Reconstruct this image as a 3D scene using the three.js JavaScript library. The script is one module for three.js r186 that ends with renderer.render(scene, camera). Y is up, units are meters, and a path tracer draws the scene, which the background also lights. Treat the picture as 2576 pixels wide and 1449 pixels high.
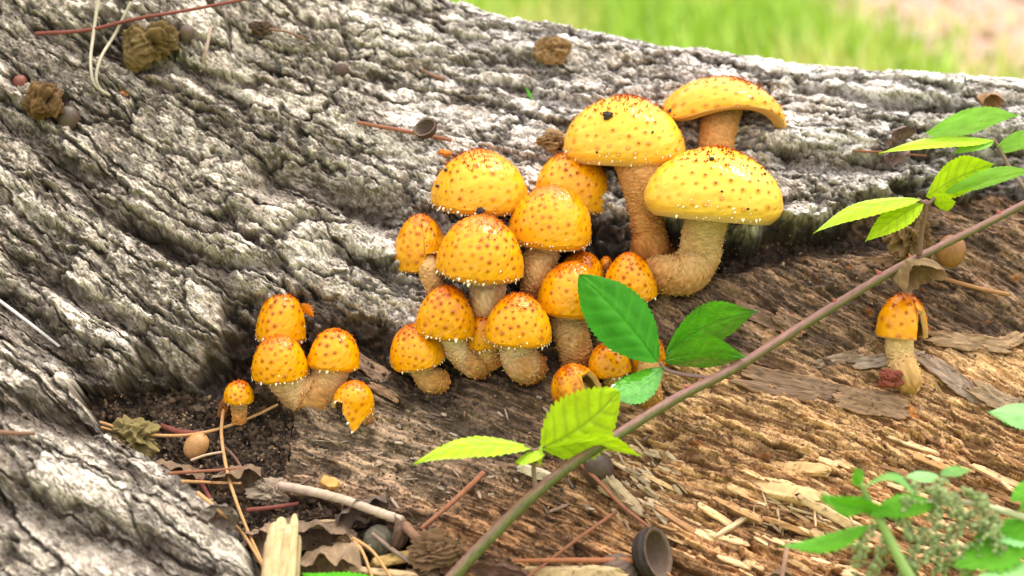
import * as THREE from 'three';
import { mergeGeometries, mergeVertices } from 'three/addons/utils/BufferGeometryUtils.js';

// ---------------------------------------------------------------- camera, sky, sun, exposure
const scene = new THREE.Scene();
const F = 0.8, HW = 0.24, HH = 0.135, PITCH = 15 * Math.PI / 180;
const XV = new THREE.Vector3(1, 0, 0), UV = new THREE.Vector3(0, Math.cos(PITCH), -Math.sin(PITCH)), VV = new THREE.Vector3(0, Math.sin(PITCH), Math.cos(PITCH));
const camera = new THREE.PerspectiveCamera(2 * Math.atan(HH / F) * 180 / Math.PI, 1024 / 576, 0.02, 300);
camera.position.copy(VV).multiplyScalar(F);
camera.lookAt(0, 0, 0);
camera.focus = F - 0.024;
camera.userData.fStop = 6.5;
const SUNDIR = new THREE.Vector3(0.34, 0.86, -0.22).normalize();
{ // overcast sky: brighter towards the zenith, with a broad glow round the veiled sun
  const W = 256, H = 128, data = new Float32Array(W * H * 4), d = new THREE.Vector3();
  for (let j = 0; j < H; j++) for (let i = 0; i < W; i++) {
    const el = ((j + 0.5) / H - 0.5) * Math.PI, az = ((i + 0.5) / W - 0.5) * 2 * Math.PI;
    d.set(Math.cos(az) * Math.cos(el), Math.sin(el), Math.sin(az) * Math.cos(el));
    const s = Math.max(0, d.y), glow = Math.pow(Math.max(0, d.dot(SUNDIR)), 5);
    const L = 2.05 * (0.8 + 2.2 * s) / 3 + 1.2 * glow, o = (j * W + i) * 4;
    data[o] = L * 0.99; data[o + 1] = L; data[o + 2] = L * 1.03; data[o + 3] = 1;
  }
  const t = new THREE.DataTexture(data, W, H, THREE.RGBAFormat, THREE.FloatType);
  t.mapping = THREE.EquirectangularReflectionMapping; t.magFilter = THREE.LinearFilter; t.needsUpdate = true;
  scene.background = t; scene.environment = t;
}
const sun = new THREE.DirectionalLight(new THREE.Color(1, 0.95, 0.87), 1.35);
sun.position.copy(SUNDIR).multiplyScalar(2);
sun.castShadow = true; sun.shadow.radius = 32; sun.shadow.mapSize.set(2048, 2048);
Object.assign(sun.shadow.camera, { left: -1, right: 1, top: 1, bottom: -1, near: 0.1, far: 6 });
scene.add(sun, sun.target);
const renderer = new THREE.WebGLRenderer({ antialias: true });
renderer.toneMapping = THREE.LinearToneMapping;
renderer.toneMappingExposure = 1.7;
renderer.shadowMap.enabled = true;

// ---------------------------------------------------------------- helpers
function rngOf(seed) { let a = seed >>> 0; return () => { a = (a + 0x6D2B79F5) >>> 0; let t = Math.imul(a ^ (a >>> 15), 1 | a); t = (t + Math.imul(t ^ (t >>> 7), 61 | t)) ^ t; return ((t ^ (t >>> 14)) >>> 0) / 4294967296; }; }
const R0 = rngOf(77);
const clamp = (x, a = 0, b = 1) => x < a ? a : x > b ? b : x, mix = (a, b, t) => a + (b - a) * t;
const sstep = (a, b, x) => { const t = clamp((x - a) / (b - a)); return t * t * (3 - 2 * t); };
const PERM = new Uint16Array(1024), GX = new Float32Array(512), GY = new Float32Array(512), RN = new Float32Array(1024);
{ const r = rngOf(5), p = [...Array(512).keys()]; for (let i = 511; i > 0; i--) { const j = Math.floor(r() * (i + 1)); [p[i], p[j]] = [p[j], p[i]]; }
  for (let i = 0; i < 1024; i++) { PERM[i] = p[i & 511]; RN[i] = r(); } for (let i = 0; i < 512; i++) { const a = r() * 6.2832; GX[i] = Math.cos(a); GY[i] = Math.sin(a); } }
function pn(x, y) { // gradient noise, about -0.7..0.7
  const fx = Math.floor(x), fy = Math.floor(y), X = fx & 511, Y = fy & 511; x -= fx; y -= fy;
  const u = x * x * x * (x * (x * 6 - 15) + 10), v = y * y * y * (y * (y * 6 - 15) + 10), a = PERM[X], b = PERM[X + 1];
  const g = (h, dx, dy) => GX[h] * dx + GY[h] * dy;
  const n0 = g(PERM[a + Y], x, y), n1 = g(PERM[b + Y], x - 1, y), n2 = g(PERM[a + Y + 1], x, y - 1), n3 = g(PERM[b + Y + 1], x - 1, y - 1);
  return mix(mix(n0, n1, u), mix(n2, n3, u), v);
}
const fbm = (x, y, o = 4) => { let s = 0, a = 1; for (let i = 0; i < o; i++) { s += a * pn(x, y); x = x * 2.03 + 17.3; y = y * 2.03 + 9.1; a *= 0.5; } return s; };
const WO = { f1: 0, f2: 0, id: 0, id2: 0, dx: 0, dy: 0 };
function worley(x, y) {
  const fx = Math.floor(x), fy = Math.floor(y); let f1 = 9, f2 = 9, id = 0, dx = 0, dy = 0;
  for (let j = -1; j <= 1; j++) for (let i = -1; i <= 1; i++) {
    const h = PERM[PERM[(fx + i) & 511] + ((fy + j) & 511)], px = fx + i + 0.1 + 0.8 * RN[h] - x, py = fy + j + 0.1 + 0.8 * RN[h + 256] - y, d = px * px + py * py;
    if (d < f1) { f2 = f1; f1 = d; id = h; dx = px; dy = py; } else if (d < f2) f2 = d;
  }
  WO.f1 = Math.sqrt(f1); WO.f2 = Math.sqrt(f2); WO.id = RN[(id * 7 + 3) & 1023]; WO.id2 = RN[(id * 13 + 101) & 1023]; WO.dx = dx; WO.dy = dy; return WO;
}
const usedNames = new Map();
function numbered(n) { const k = usedNames.get(n) ?? 0; usedNames.set(n, k + 1); return k ? `${n}_${String(k).padStart(3, '0')}` : n; }
function thing(name, label, category, group, pos) { const o = new THREE.Group(); o.name = numbered(name); if (pos) o.position.copy(pos); o.userData = { label, category }; if (group) o.userData.group = group; scene.add(o); return o; }
function part(parent, name, geo, mat, extra) { // geometry is given in world coordinates
  const m = new THREE.Mesh(geo, mat); m.name = name; m.castShadow = m.receiveShadow = true;
  if (parent) { let p = parent, off = new THREE.Vector3(); while (p && p !== scene) { off.add(p.position); p = p.parent; } geo.translate(-off.x, -off.y, -off.z); parent.add(m); } else scene.add(m);
  if (extra) Object.assign(m.userData, extra);
  return m;
}
function single(name, geo, mat, label, category, group, pos) { const g = geo; const m = new THREE.Mesh(g, mat); m.name = numbered(name); if (pos) { g.translate(-pos.x, -pos.y, -pos.z); m.position.copy(pos); } m.castShadow = m.receiveShadow = true; m.userData = { label, category }; if (group) m.userData.group = group; scene.add(m); return m; }
const PXM = 2 * HW / 2576; // metres per photo pixel (2576 wide) in the plane of focus
function at(px, py, d) { // point seen at (px, py), d centimetres nearer than the middle of the log
  d /= 100; const k = (F - d) / F;
  return new THREE.Vector3().addScaledVector(XV, (px - 1288) / 1288 * HW * k).addScaledVector(UV, (724.5 - py) / 724.5 * HH * k).addScaledVector(VV, d);
}
function gridGeo(nu, nv, fn, colorFn, closeU = false) { // fn(u index, v index) -> Vector3 ; colour -> [r,g,b]
  const pos = new Float32Array(nu * nv * 3), col = new Float32Array(nu * nv * 3), uv = new Float32Array(nu * nv * 2), idx = [];
  for (let j = 0; j < nv; j++) for (let i = 0; i < nu; i++) {
    const k = j * nu + i, p = fn(i, j); pos[k * 3] = p.x; pos[k * 3 + 1] = p.y; pos[k * 3 + 2] = p.z;
    const c = colorFn(i, j, p); col[k * 3] = c[0]; col[k * 3 + 1] = c[1]; col[k * 3 + 2] = c[2]; uv[k * 2] = i / (nu - 1); uv[k * 2 + 1] = j / (nv - 1);
  }
  const iu = closeU ? nu : nu - 1;
  for (let j = 0; j < nv - 1; j++) for (let i = 0; i < iu; i++) { const a = j * nu + i, b = j * nu + (i + 1) % nu, c = a + nu, d = b + nu; idx.push(a, b, c, b, d, c); }
  const g = new THREE.BufferGeometry(); g.setAttribute('position', new THREE.BufferAttribute(pos, 3)); g.setAttribute('color', new THREE.BufferAttribute(col, 3)); g.setAttribute('uv', new THREE.BufferAttribute(uv, 2));
  g.setIndex(idx); g.computeVertexNormals(); return g;
}
const jit = (c, r, a) => { const k = 1 + (r() - 0.5) * 2 * a, w = (r() - 0.5) * 0.25 * a; return [Math.max(0, c[0] * k * (1 + w)), Math.max(0, c[1] * k), Math.max(0, c[2] * k * (1 - w))]; };
function spline(pts) { return new THREE.CatmullRomCurve3(pts, false, 'centripetal'); }
// a tube along points with a radius per point, knobbly by bump, coloured by colorFn(t, angle, point, normal)
function tubeGeo(pts, radii, { seg = 40, rad = 10, bump = 0, freq = 300, seed = 1, color, capped = true }) {
  const cv = spline(pts), n = pts.length - 1, fr = cv.computeFrenetFrames(seg, false), nn = seg + 1 + (capped ? 2 : 0);
  const N = new THREE.Vector3();
  return gridGeo(rad, nn, (i, j) => {
    const jj = capped ? clamp(j - 1, 0, seg) : j, t = jj / seg, p = cv.getPoint(t), f = t * n, a = Math.min(n - 1, Math.floor(f));
    let r = mix(radii[a], radii[a + 1], f - a); const th = i / rad * 6.28318;
    if (capped && (j === 0 || j === nn - 1)) r *= 0.02;
    N.copy(fr.normals[jj]).multiplyScalar(Math.cos(th)).addScaledVector(fr.binormals[jj], Math.sin(th));
    if (bump) r *= 1 + bump * (pn(t * cv.getLength() * freq + seed * 7.7, Math.sin(th) * 1.5 + seed) + 0.6 * pn(t * cv.getLength() * freq * 2.7, th * 1.2 + seed * 3));
    return p.addScaledVector(N, r);
  }, (i, j, p) => color(clamp((capped ? j - 1 : j) / seg), i / rad * 6.28318, p, N), true);
}
function dataTex(n, fn, srgb = false) { const d = new Uint8Array(n * n * 4); for (let j = 0; j < n; j++) for (let i = 0; i < n; i++) { const v = fn(i / n, j / n), o = (j * n + i) * 4; const c = Array.isArray(v) ? v : [v, v, v]; for (let k = 0; k < 3; k++) d[o + k] = clamp(c[k]) * 255; d[o + 3] = 255; }
  const t = new THREE.DataTexture(d, n, n); t.wrapS = t.wrapT = THREE.RepeatWrapping; t.magFilter = THREE.LinearFilter; if (srgb) t.colorSpace = THREE.SRGBColorSpace; t.needsUpdate = true; return t; }
// tiling noise: blend of shifted copies
const tile = (f) => (u, v) => { const a = f(u, v), b = f(u - 1, v), c = f(u, v - 1), d = f(u - 1, v - 1); return mix(mix(a, b, u), mix(c, d, u), v); };
const grainTex = dataTex(512, tile((u, v) => 0.5 + 0.45 * fbm(u * 24, v * 24, 5)));
const fibreTex = dataTex(512, tile((u, v) => 0.5 + 0.3 * fbm(u * 6, v * 70, 4) + 0.3 * pn(u * 40, v * 60)));
const VC = (o) => new THREE.MeshPhysicalMaterial({ vertexColors: true, roughness: 0.9, specularIntensity: 0.4, side: THREE.DoubleSide, ...o });
// ---------------------------------------------------------------- the log: one sheet of heights over a slope plane, displaced into bark, rotten wood and soil
const TILT = 40 * Math.PI / 180, SV = new THREE.Vector3(0, Math.cos(TILT), -Math.sin(TILT)), DV = new THREE.Vector3(0, Math.sin(TILT), Math.cos(TILT));
const toXS = (p) => [p.x * 100, p.dot(SV) * 100, p.dot(DV) * 100];
const CTRL = [
  [-350, -100, -6], [-350, 400, -1], [-350, 800, 3], [-350, 1200, 9], [-350, 1600, 14], [100, 50, -6.5], [100, 400, -2.5], [100, 750, 1], [60, 1000, 4.2], [60, 1250, 7.5], [60, 1440, 9.5],
  [400, -100, -8.5], [400, 150, -6.5], [400, 500, -2.5], [400, 850, 0.8], [330, 1020, 2.2], [400, 1130, 3.6], [380, 1300, 6.5], [380, 1440, 8.5], [650, 0, -8.8], [700, 350, -4.5], [700, 700, -1], [700, 900, 0.8], [680, 1050, 2.6], [680, 1200, 4.6], [680, 1440, 8],
  [1000, 0, -10], [1000, 300, -6], [1000, 600, -2.2], [1000, 850, 0], [1000, 1000, 1.8], [1000, 1200, 4.2], [1000, 1440, 8], [1350, 130, -9], [1350, 400, -5], [1350, 650, -2], [1350, 850, 0], [1350, 1050, 2.2], [1350, 1250, 4.8], [1350, 1440, 7.2],
  [1800, 200, -8.5], [1800, 400, -5.2], [1800, 570, -2.8], [1800, 700, -0.8], [1800, 900, 1.2], [1800, 1150, 4], [1800, 1440, 7], [2250, 250, -8], [2250, 450, -5], [2250, 560, -3.2], [2250, 700, -1.2], [2250, 900, 1], [2250, 1150, 3.8], [2250, 1440, 7],
  [2576, 300, -8], [2576, 450, -5.5], [2576, 600, -2.5], [2576, 900, 1], [2576, 1200, 4.2], [2576, 1440, 7], [2950, 300, -8.5], [2950, 700, -2], [2950, 1100, 3.2], [2950, 1600, 9], [1350, 1700, 10.5], [400, 1700, 13], [2250, 1700, 10.5],
].map(([x, y, d]) => toXS(at(x, y, d)));
const tpsW = (() => { // thin plate spline through the control points
  const n = CTRL.length, m = n + 3, A = [];
  const U = (r2) => r2 > 1e-9 ? 0.5 * r2 * Math.log(r2) : 0;
  for (let i = 0; i < m; i++) A.push(new Float64Array(m + 1));
  for (let i = 0; i < n; i++) { for (let j = 0; j < n; j++) A[i][j] = U((CTRL[i][0] - CTRL[j][0]) ** 2 + (CTRL[i][1] - CTRL[j][1]) ** 2); A[i][i] += 2; A[i][n] = A[n][i] = 1; A[i][n + 1] = A[n + 1][i] = CTRL[i][0]; A[i][n + 2] = A[n + 2][i] = CTRL[i][1]; A[i][m] = CTRL[i][2]; }
  for (let c = 0; c < m; c++) { let p = c; for (let r = c + 1; r < m; r++) if (Math.abs(A[r][c]) > Math.abs(A[p][c])) p = r; [A[c], A[p]] = [A[p], A[c]]; for (let r = c + 1; r < m; r++) { const f = A[r][c] / A[c][c]; if (f) for (let k = c; k <= m; k++) A[r][k] -= f * A[c][k]; } }
  const w = new Float64Array(m); for (let r = m - 1; r >= 0; r--) { let s = A[r][m]; for (let k = r + 1; k < m; k++) s -= A[r][k] * w[k]; w[r] = s / A[r][r]; } return w;
})();
function tps(x, s) { const n = CTRL.length; let h = tpsW[n] + tpsW[n + 1] * x + tpsW[n + 2] * s; for (let i = 0; i < n; i++) { const dx = x - CTRL[i][0], dy = s - CTRL[i][1], r2 = dx * dx + dy * dy; if (r2 > 1e-9) h += tpsW[i] * 0.5 * r2 * Math.log(r2); } return h; }
// coarse table of the smooth form
const TX0 = -40, TS0 = -34, TN = 0.5, TW = 161, TH = 131, TT = new Float32Array(TW * TH);
for (let j = 0; j < TH; j++) for (let i = 0; i < TW; i++) TT[j * TW + i] = tps(clamp(TX0 + i * TN, -33, 33), clamp(TS0 + j * TN, -24, 20));
function macro(x, s) { const u = clamp((x - TX0) / TN, 0, TW - 1.01), v = clamp((s - TS0) / TN, 0, TH - 1.01), i = u | 0, j = v | 0, k = j * TW + i; return mix(mix(TT[k], TT[k + 1], u - i), mix(TT[k + TW], TT[k + TW + 1], u - i), v - j); }
function castOn(hf, px, py, from = 14, to = -16) { const a = at(px, py, from), b = at(px, py, to), p = new THREE.Vector3(); const n = 600; for (let i = 0; i <= n; i++) { p.lerpVectors(a, b, i / n); if (p.dot(DV) * 100 <= hf(p.x * 100, p.dot(SV) * 100)) return { d: mix(from, to, i / n), x: p.x * 100, s: p.dot(SV) * 100 }; } return { d: to, x: b.x * 100, s: b.dot(SV) * 100 }; }
const XS = (px, py) => { const c = castOn(macro, px, py); return [c.x, c.s]; };
const line = (...p) => p.map(([a, b]) => XS(a, b));
function segDist(poly, x, y, closed) { let best = 1e9; const n = closed ? poly.length : poly.length - 1; for (let i = 0; i < n; i++) { const a = poly[i], b = poly[(i + 1) % poly.length], ex = b[0] - a[0], ey = b[1] - a[1], t = clamp(((x - a[0]) * ex + (y - a[1]) * ey) / (ex * ex + ey * ey)), dx = x - a[0] - ex * t, dy = y - a[1] - ey * t, d = dx * dx + dy * dy; if (d < best) best = d; } return Math.sqrt(best); }
function inside(poly, x, y) { let c = false; for (let i = 0, j = poly.length - 1; i < poly.length; j = i++) { const a = poly[i], b = poly[j]; if ((a[1] > y) !== (b[1] > y) && x < (b[0] - a[0]) * (y - a[1]) / (b[1] - a[1]) + a[0]) c = !c; } return c; }
const sdPoly = (poly, x, y) => { const d = segDist(poly, x, y, true); return inside(poly, x, y) ? d : -d; };
const WOODP = line([575, 985], [600, 900], [640, 840], [760, 850], [880, 865], [950, 880], [1010, 940], [1090, 940], [1200, 880], [1300, 760], [1420, 670], [1490, 625], [1600, 640], [1700, 632], [1850, 605], [1960, 595], [2050, 575], [2150, 560], [2270, 520], [2330, 500], [2420, 500], [2560, 490], [2900, 470]).concat([[40, -40], [-40, -40], [-20, -6]]);
const SOILP = line([190, 985], [330, 955], [540, 985], [640, 1000], [735, 1040], [735, 1100], [700, 1180], [720, 1240], [900, 1285], [1060, 1360], [1190, 1500]).concat(line([640, 1560], [560, 1400], [500, 1300], [400, 1230], [220, 1160]));
const ROOTP = line([-420, 700], [-100, 830], [60, 890], [205, 990], [250, 1105], [390, 1175], [560, 1288], [640, 1440], [655, 1560]).concat([[-14, -34], [-40, -34], [-40, -5]]);
const HOLLOW = line([1780, 640], [1900, 625], [2050, 600], [2160, 590], [2290, 570]);
const CRACKS = [
  [line([-80, 300], [0, 335], [120, 385], [240, 520], [430, 640], [480, 668]), 0.8, 0.45], [line([700, 480], [770, 480], [870, 515], [1000, 565], [1060, 610]), 1.0, 0.9], [line([560, 720], [600, 790], [612, 860], [600, 940]), 0.9, 0.7],
  [line([-60, 720], [60, 790], [160, 890], [250, 970]), 1.1, 0.6], [line([400, 965], [480, 955], [570, 955]), 1.6, 0.8], [line([330, 590], [420, 640], [560, 690], [700, 700]), 0.5, 0.35], [line([60, 690], [190, 760], [330, 830], [390, 880], [380, 940]), 0.7, 0.4],
  [line([-60, 1075], [60, 1088], [160, 1095], [240, 1118]), 1.0, 0.6], [line([-60, 1260], [110, 1330], [260, 1400], [420, 1440], [520, 1480]), 1.0, 0.7], [line([860, 660], [960, 700], [1010, 760]), 0.6, 0.4], [line([780, 780], [860, 830], [960, 880]), 0.7, 0.5],
  [line([1480, 590], [1520, 640], [1560, 660]), 1.0, 0.6], [line([230, 130], [330, 190], [500, 215], [620, 300]), 0.6, 0.4], [line([1240, 240], [1400, 290], [1530, 300]), 0.5, 0.3], [line([1960, 420], [2060, 450], [2200, 440], [2320, 400]), 0.7, 0.5], [line([2000, 250], [2200, 290], [2420, 300]), 0.6, 0.35],
];
const HOLE = XS(2450, 430);
// crest line of the log in the picture; solved below for the place on the slope where the top rolls over
const CREST = [[-500, -420], [300, -250], [700, -110], [1040, 0], [1130, 40], [1200, 62], [1300, 88], [1390, 100], [1550, 128], [1650, 153], [1760, 160], [1850, 176], [1950, 192], [2150, 213], [2300, 225], [2576, 240], [3000, 265]];
const crestS = new Float32Array(161).fill(14);
const fallOff = (x, s) => { const u = clamp((x + 40) / 0.5, 0, 159.99), i = u | 0, sc = mix(crestS[i], crestS[i + 1], u - i), t = s - sc; return t > 0 ? -(t < 2.2 ? t * t * 0.62 : 3.0 + (t - 2.2) * 2.9) : 0; };
{
  const scr = (x, s, h) => { const p = new THREE.Vector3(x / 100, 0, 0).addScaledVector(SV, s / 100).addScaledVector(DV, h / 100), k = F / (F - p.dot(VV)); return [1288 + p.x * k / HW * 1288, 724.5 - p.dot(UV) * k / HH * 724.5]; };
  for (let it = 0; it < 14; it++) for (let i = 0; i <= 160; i++) {
    const x = -40 + i * 0.5; let best = [0, 1e9];
    for (let s = 6; s < 24; s += 0.1) { const q = scr(x, s, macro(x, s) + fallOff(x, s)); if (q[1] < best[1]) best = q; }
    let k = 0; while (k < CREST.length - 2 && CREST[k + 1][0] < best[0]) k++;
    const [a, b] = [CREST[k], CREST[k + 1]], want = mix(a[1], b[1], clamp((best[0] - a[0]) / (b[0] - a[0])));
    crestS[i] = clamp(crestS[i] + (best[1] - want) * 0.0186 * 0.7, 4, 24);
  }
}
const qBark = (x, s) => s + 0.1 * x - 2.2 * Math.log(1 + Math.exp(-(x + 8) / 4));
const qWood = (x, s) => s + 0.4 * x + 0.0045 * x * x + 0.35 * pn(x * 0.09, s * 0.12) * 3;
const CC = [0, 0, 0];
const set3 = (r, g, b) => { CC[0] = r; CC[1] = g; CC[2] = b; };
const mix3 = (r, g, b, t) => { CC[0] += (r - CC[0]) * t; CC[1] += (g - CC[1]) * t; CC[2] += (b - CC[2]) * t; };
const terr = (f, n, w) => { const k = f * n, fl = Math.floor(k), fr = k - fl; TE = Math.min(fr, 1 - fr); return (fl + sstep(0.5 - w, 0.5 + w, fr)) / n; };
let TE = 0;
function barkAt(x, s, deep) { // relief in cm; leaves the colour in CC
  const q = qBark(x, s), left = sstep(3, -13, x), L = 1.9 + (clamp(x, -40, 40) + 40) * 0.065, xi = Math.log(L) / 0.065;
  const wx = pn(x * 0.32, q * 0.5) * 0.55 + pn(x * 1.0, q * 1.3) * 0.28 + pn(x * 2.7, q * 3.1) * 0.1, wq = pn(x * 0.22 + 40, q * 0.3) * 0.8 + pn(x * 0.95 + 9, q * 1.2) * 0.3 + pn(x * 2.9, q * 3.0) * 0.2 + pn(x * 6.1, q * 6) * 0.07, b = q + wq;
  let w = worley(xi * 0.62 + wx * 0.7, b * 0.54); const d1 = w.f2 - w.f1, c1 = sstep(0.01, 0.12, d1), i1 = w.id, j1 = w.id2, h1 = (w.id - 0.5) * 0.6 + w.dy * (w.id2 - 0.75) * 0.5 + w.dx * (w.id - 0.5) * 0.4;
  w = worley(xi * 1.75 + wx * 1.4 + 30, b * 1.35 + 3); const d2 = w.f2 - w.f1, c2 = sstep(0.0, 0.13, d2), i2 = w.id, j2 = w.id2, h2 = (w.id - 0.5) * 0.34 + w.dy * (w.id2 - 0.72) * 0.42 + w.dx * (w.id - 0.5) * 0.3;
  w = worley(xi * 4.2 + wx * 2.2 + 5, b * 3.4); const d3 = w.f2 - w.f1, c3 = sstep(0.0, 0.16, d3), i3 = w.id, h3 = (w.id2 - 0.5) * 0.15 + w.dy * (w.id - 0.65) * 0.2;
  const n1 = Math.abs(pn(xi * 0.34 + wx * 0.5 + 8, b * 0.42) + 0.22 * pn(xi * 1.3, b * 1.1)), fur = sstep(0, 0.1, n1); // long furrows
  const f = fbm(x * 1.7, q * 2.4, 4), ff = fbm(x * 6, q * 7.5, 4), f3 = fbm(x * 14, q * 16, 2), broad = fbm(x * 0.16, s * 0.3, 3), tt = terr(f + 0.5, 4, 0.18);
  const on2 = sstep(0.25, 0.5, j1 + 0.3 * f); // only some plates are split again
  const cal = sstep(-0.12, 0.22, pn(x * 0.2 + 70, q * 0.28) + 0.25 * (i1 - 0.5)); // calm big plates here, crumbly there
  let h = 0.5 * c1 + h1 * 0.8 + (0.12 * c2 + h2) * mix(0.6, 1, on2) * mix(1, 0.5, cal) + (0.04 * c3 + h3 * 0.55) * mix(1, 0.35, cal) + 0.6 * fur + 0.2 * tt * mix(1, 0.6, cal) + ff * mix(0.14, 0.085, cal) + f3 * 0.055 + 0.1 * terr(ff * 0.8 + 0.5, 4, 0.12) * mix(1, 0.7, cal);
  const k1 = sstep(0.1, 0.015, Math.abs(pn(xi * 1.9 + wx + 50, b * 2.1))) * sstep(-0.1, 0.2, pn(x * 0.4 + 13, q * 0.6)), k2 = sstep(0.12, 0.02, Math.abs(pn(x * 2.6 + 31, q * 3.3 + wq * 2))) * sstep(-0.05, 0.25, pn(x * 0.55 + 90, q * 0.8)); // hairline fissures
  h -= 0.13 * k1 + 0.07 * k2;
  h = h * mix(0.68, 0.8, left) + broad * 0.5 - 0.2 + 0.15 * (1 - left);
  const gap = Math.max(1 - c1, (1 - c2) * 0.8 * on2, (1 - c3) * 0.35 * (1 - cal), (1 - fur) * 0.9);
  const crust = clamp(0.7 + (i1 - 0.5) * 0.4 + (j2 - 0.5) * 0.45 + (i3 - 0.5) * 0.3 + 0.4 * f + 0.65 * ff + 0.3 * f3 + 0.35 * (tt - 0.5) + broad * 0.25 - 0.2 * left, 0, 1.1);
  set3(0.17, 0.136, 0.106);
  mix3(mix(0.56, 0.5, left), mix(0.49, 0.415, left), mix(0.42, 0.315, left), sstep(0.15, 0.62, crust));
  mix3(mix(0.84, 0.74, left), mix(0.765, 0.645, left), mix(0.69, 0.525, left), sstep(0.58, 0.98, crust));
  mix3(0.25, 0.175, 0.115, sstep(0.12, 0.5, pn(x * 0.7 + 3, q * 1.4) + 0.5 * f) * 0.5);
  mix3(0.27, 0.23, 0.175, sstep(0.1, 0.55, pn(x * 0.5 + 60, q * 0.8 + 8)) * 0.35 * mix(0.4, 1, left));
  mix3(0.03, 0.027, 0.025, sstep(0.1, 0.32, ff * 0.8 + f3 * 0.35 + pn(x * 2.1 + 5, q * 3.1) * 0.6 - mix(0.09, 0.07, left)) * 0.66);
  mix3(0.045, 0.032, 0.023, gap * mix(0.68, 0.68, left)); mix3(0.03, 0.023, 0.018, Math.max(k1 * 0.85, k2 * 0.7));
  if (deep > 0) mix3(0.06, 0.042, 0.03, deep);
  return h;
}
function woodAt(x, s) {
  const q = qWood(x, s), low = sstep(-4.5, -9, s), right = sstep(-1, 8, x), amp = mix(0.32, 1.1, low * right);
  const wq = pn(x * 0.5, q * 1.2) * 0.22 + pn(x * 1.6 + 4, q * 3) * 0.07;
  let w = worley(x * 0.3 + wq * 2 + pn(x * 1.2, q * 1.5) * 0.3, (q + wq) * 1.35); const c1 = sstep(0, 0.12, w.f2 - w.f1), h1 = (w.id - 0.5) * 0.55 + w.dx * (w.id2 - 0.3) * 0.6 + w.dy * (w.id2 - 0.6) * 0.35, i1 = w.id2;
  w = worley(x * 0.62 + 9 + pn(x * 2, q * 2) * 0.9, (q + wq) * 4.4); const c2 = sstep(0, 0.14, w.f2 - w.f1), h2 = (w.id - 0.5) * 0.24 + w.dx * (w.id2 - 0.4) * 0.26, i2 = w.id2;
  w = worley(x * 1.3 + pn(x * 3 + 9, q * 4), (q + wq) * 10); const h4 = (w.id - 0.5) * 0.09, i4 = w.id2, c4 = sstep(0, 0.2, w.f2 - w.f1);
  const fib = pn(x * 0.9, q * 11) + 0.7 * pn(x * 1.9 + 8, q * 23), f = fbm(x * 0.8, s * 1.1, 4), crumb = fbm(x * 5, s * 6, 4), cr = sstep(-0.05, 0.4, pn(x * 0.3 + 50, s * 0.45) + 0.25 * f);
  const dirt = sstep(0.06, 0.42, fbm(x * 0.55 + 70, s * 0.8 + 20, 4) + 0.35 * crumb + 0.1 - 0.16 * low * right), gnaw = terr(fbm(x * 0.45 + 33, q * 1.9, 4) + 0.5, 5, 0.14), ge = sstep(0.32, 0.48, TE);
  let h = amp * (h1 + 0.2 * c1 + h2 + 0.08 * c2 + h4 + 0.04 * c4) + (0.03 + 0.055 * amp) * fib + f * 0.28 + crumb * mix(0.03, 0.15, Math.max(cr * 0.5, dirt)) + 0.3 * gnaw - 0.15;
  const v = clamp(0.46 + (i1 - 0.5) * 0.45 + (i2 - 0.5) * 0.65 + (i4 - 0.5) * 0.4 + 0.42 * fib + 0.22 * f + 0.2 * crumb - 0.22 * ge - 0.25 * (1 - c1) - 0.2 * (1 - c2), 0, 1.2);
  // upper part brown and damp, lower right tan, bottom rust coloured, left of the middle grey brown
  set3(0.075, 0.046, 0.03); mix3(0.34, 0.2, 0.115, sstep(0.12, 1, v));
  const tan = clamp(right * sstep(-2.6, -6.2, s - 0.12 * (x - 8) + pn(x * 0.3, s * 0.4) * 3) + 0.12 * right);
  if (tan > 0) { const t2 = sstep(0.0, 0.72, v); mix3(mix(0.2, 0.8, t2), mix(0.1, 0.475, t2), mix(0.04, 0.215, t2), tan); }
  const red = clamp(sstep(-8.8, -13.5, s - Math.abs(x - 6) * 0.2 + pn(x * 0.4 + 7, s * 0.5) * 3) + sstep(0.26, 0.5, pn(x * 0.6 + 31, q * 1.3)) * 0.5 * right); mix3(0.52 * (0.2 + v), 0.225 * (0.2 + v), 0.085 * (0.2 + v), red * 0.6);
  const grey = sstep(6, 1, Math.hypot((x + 6.6) * 0.7, s + 7.6)) * 0.8; mix3(0.43 * (0.3 + v), 0.295 * (0.3 + v), 0.18 * (0.3 + v), grey);
  mix3(0.034, 0.022, 0.014, clamp(dirt * (0.6 + crumb * 0.8)) * 0.8 * mix(1, 0.4, tan));
  mix3(0.03, 0.02, 0.013, sstep(0.12, 0.36, crumb * 0.7 + pn(x * 1.4 + 90, s * 1.8) * 0.6) * 0.6 * mix(1, 0.5, tan));
  mix3(0.42, 0.13, 0.02, sstep(0.36, 0.55, pn(x * 1.4 + 11, s * 1.6 + 4)) * 0.45 * right);
  return h;
}
function soilAt(x, s) { const w = worley(x * 1.7 + pn(x, s), s * 2.2), l = (w.id - 0.5) * 0.34, k = w.id2, w2 = worley(x * 5, s * 6), c = fbm(x * 5, s * 6, 4), f = fbm(x * 0.7, s * 0.9, 3); set3(0.02, 0.013, 0.009); mix3(0.12, 0.074, 0.043, sstep(0.2, 1, k * 0.55 + c * 0.7 + w2.id * 0.35)); mix3(0.3, 0.2, 0.12, sstep(0.85, 1, w2.id2) * 0.6); return l + sstep(0.5, 0, w2.f1) * 0.12 + c * 0.16 + f * 0.5; }
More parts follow.
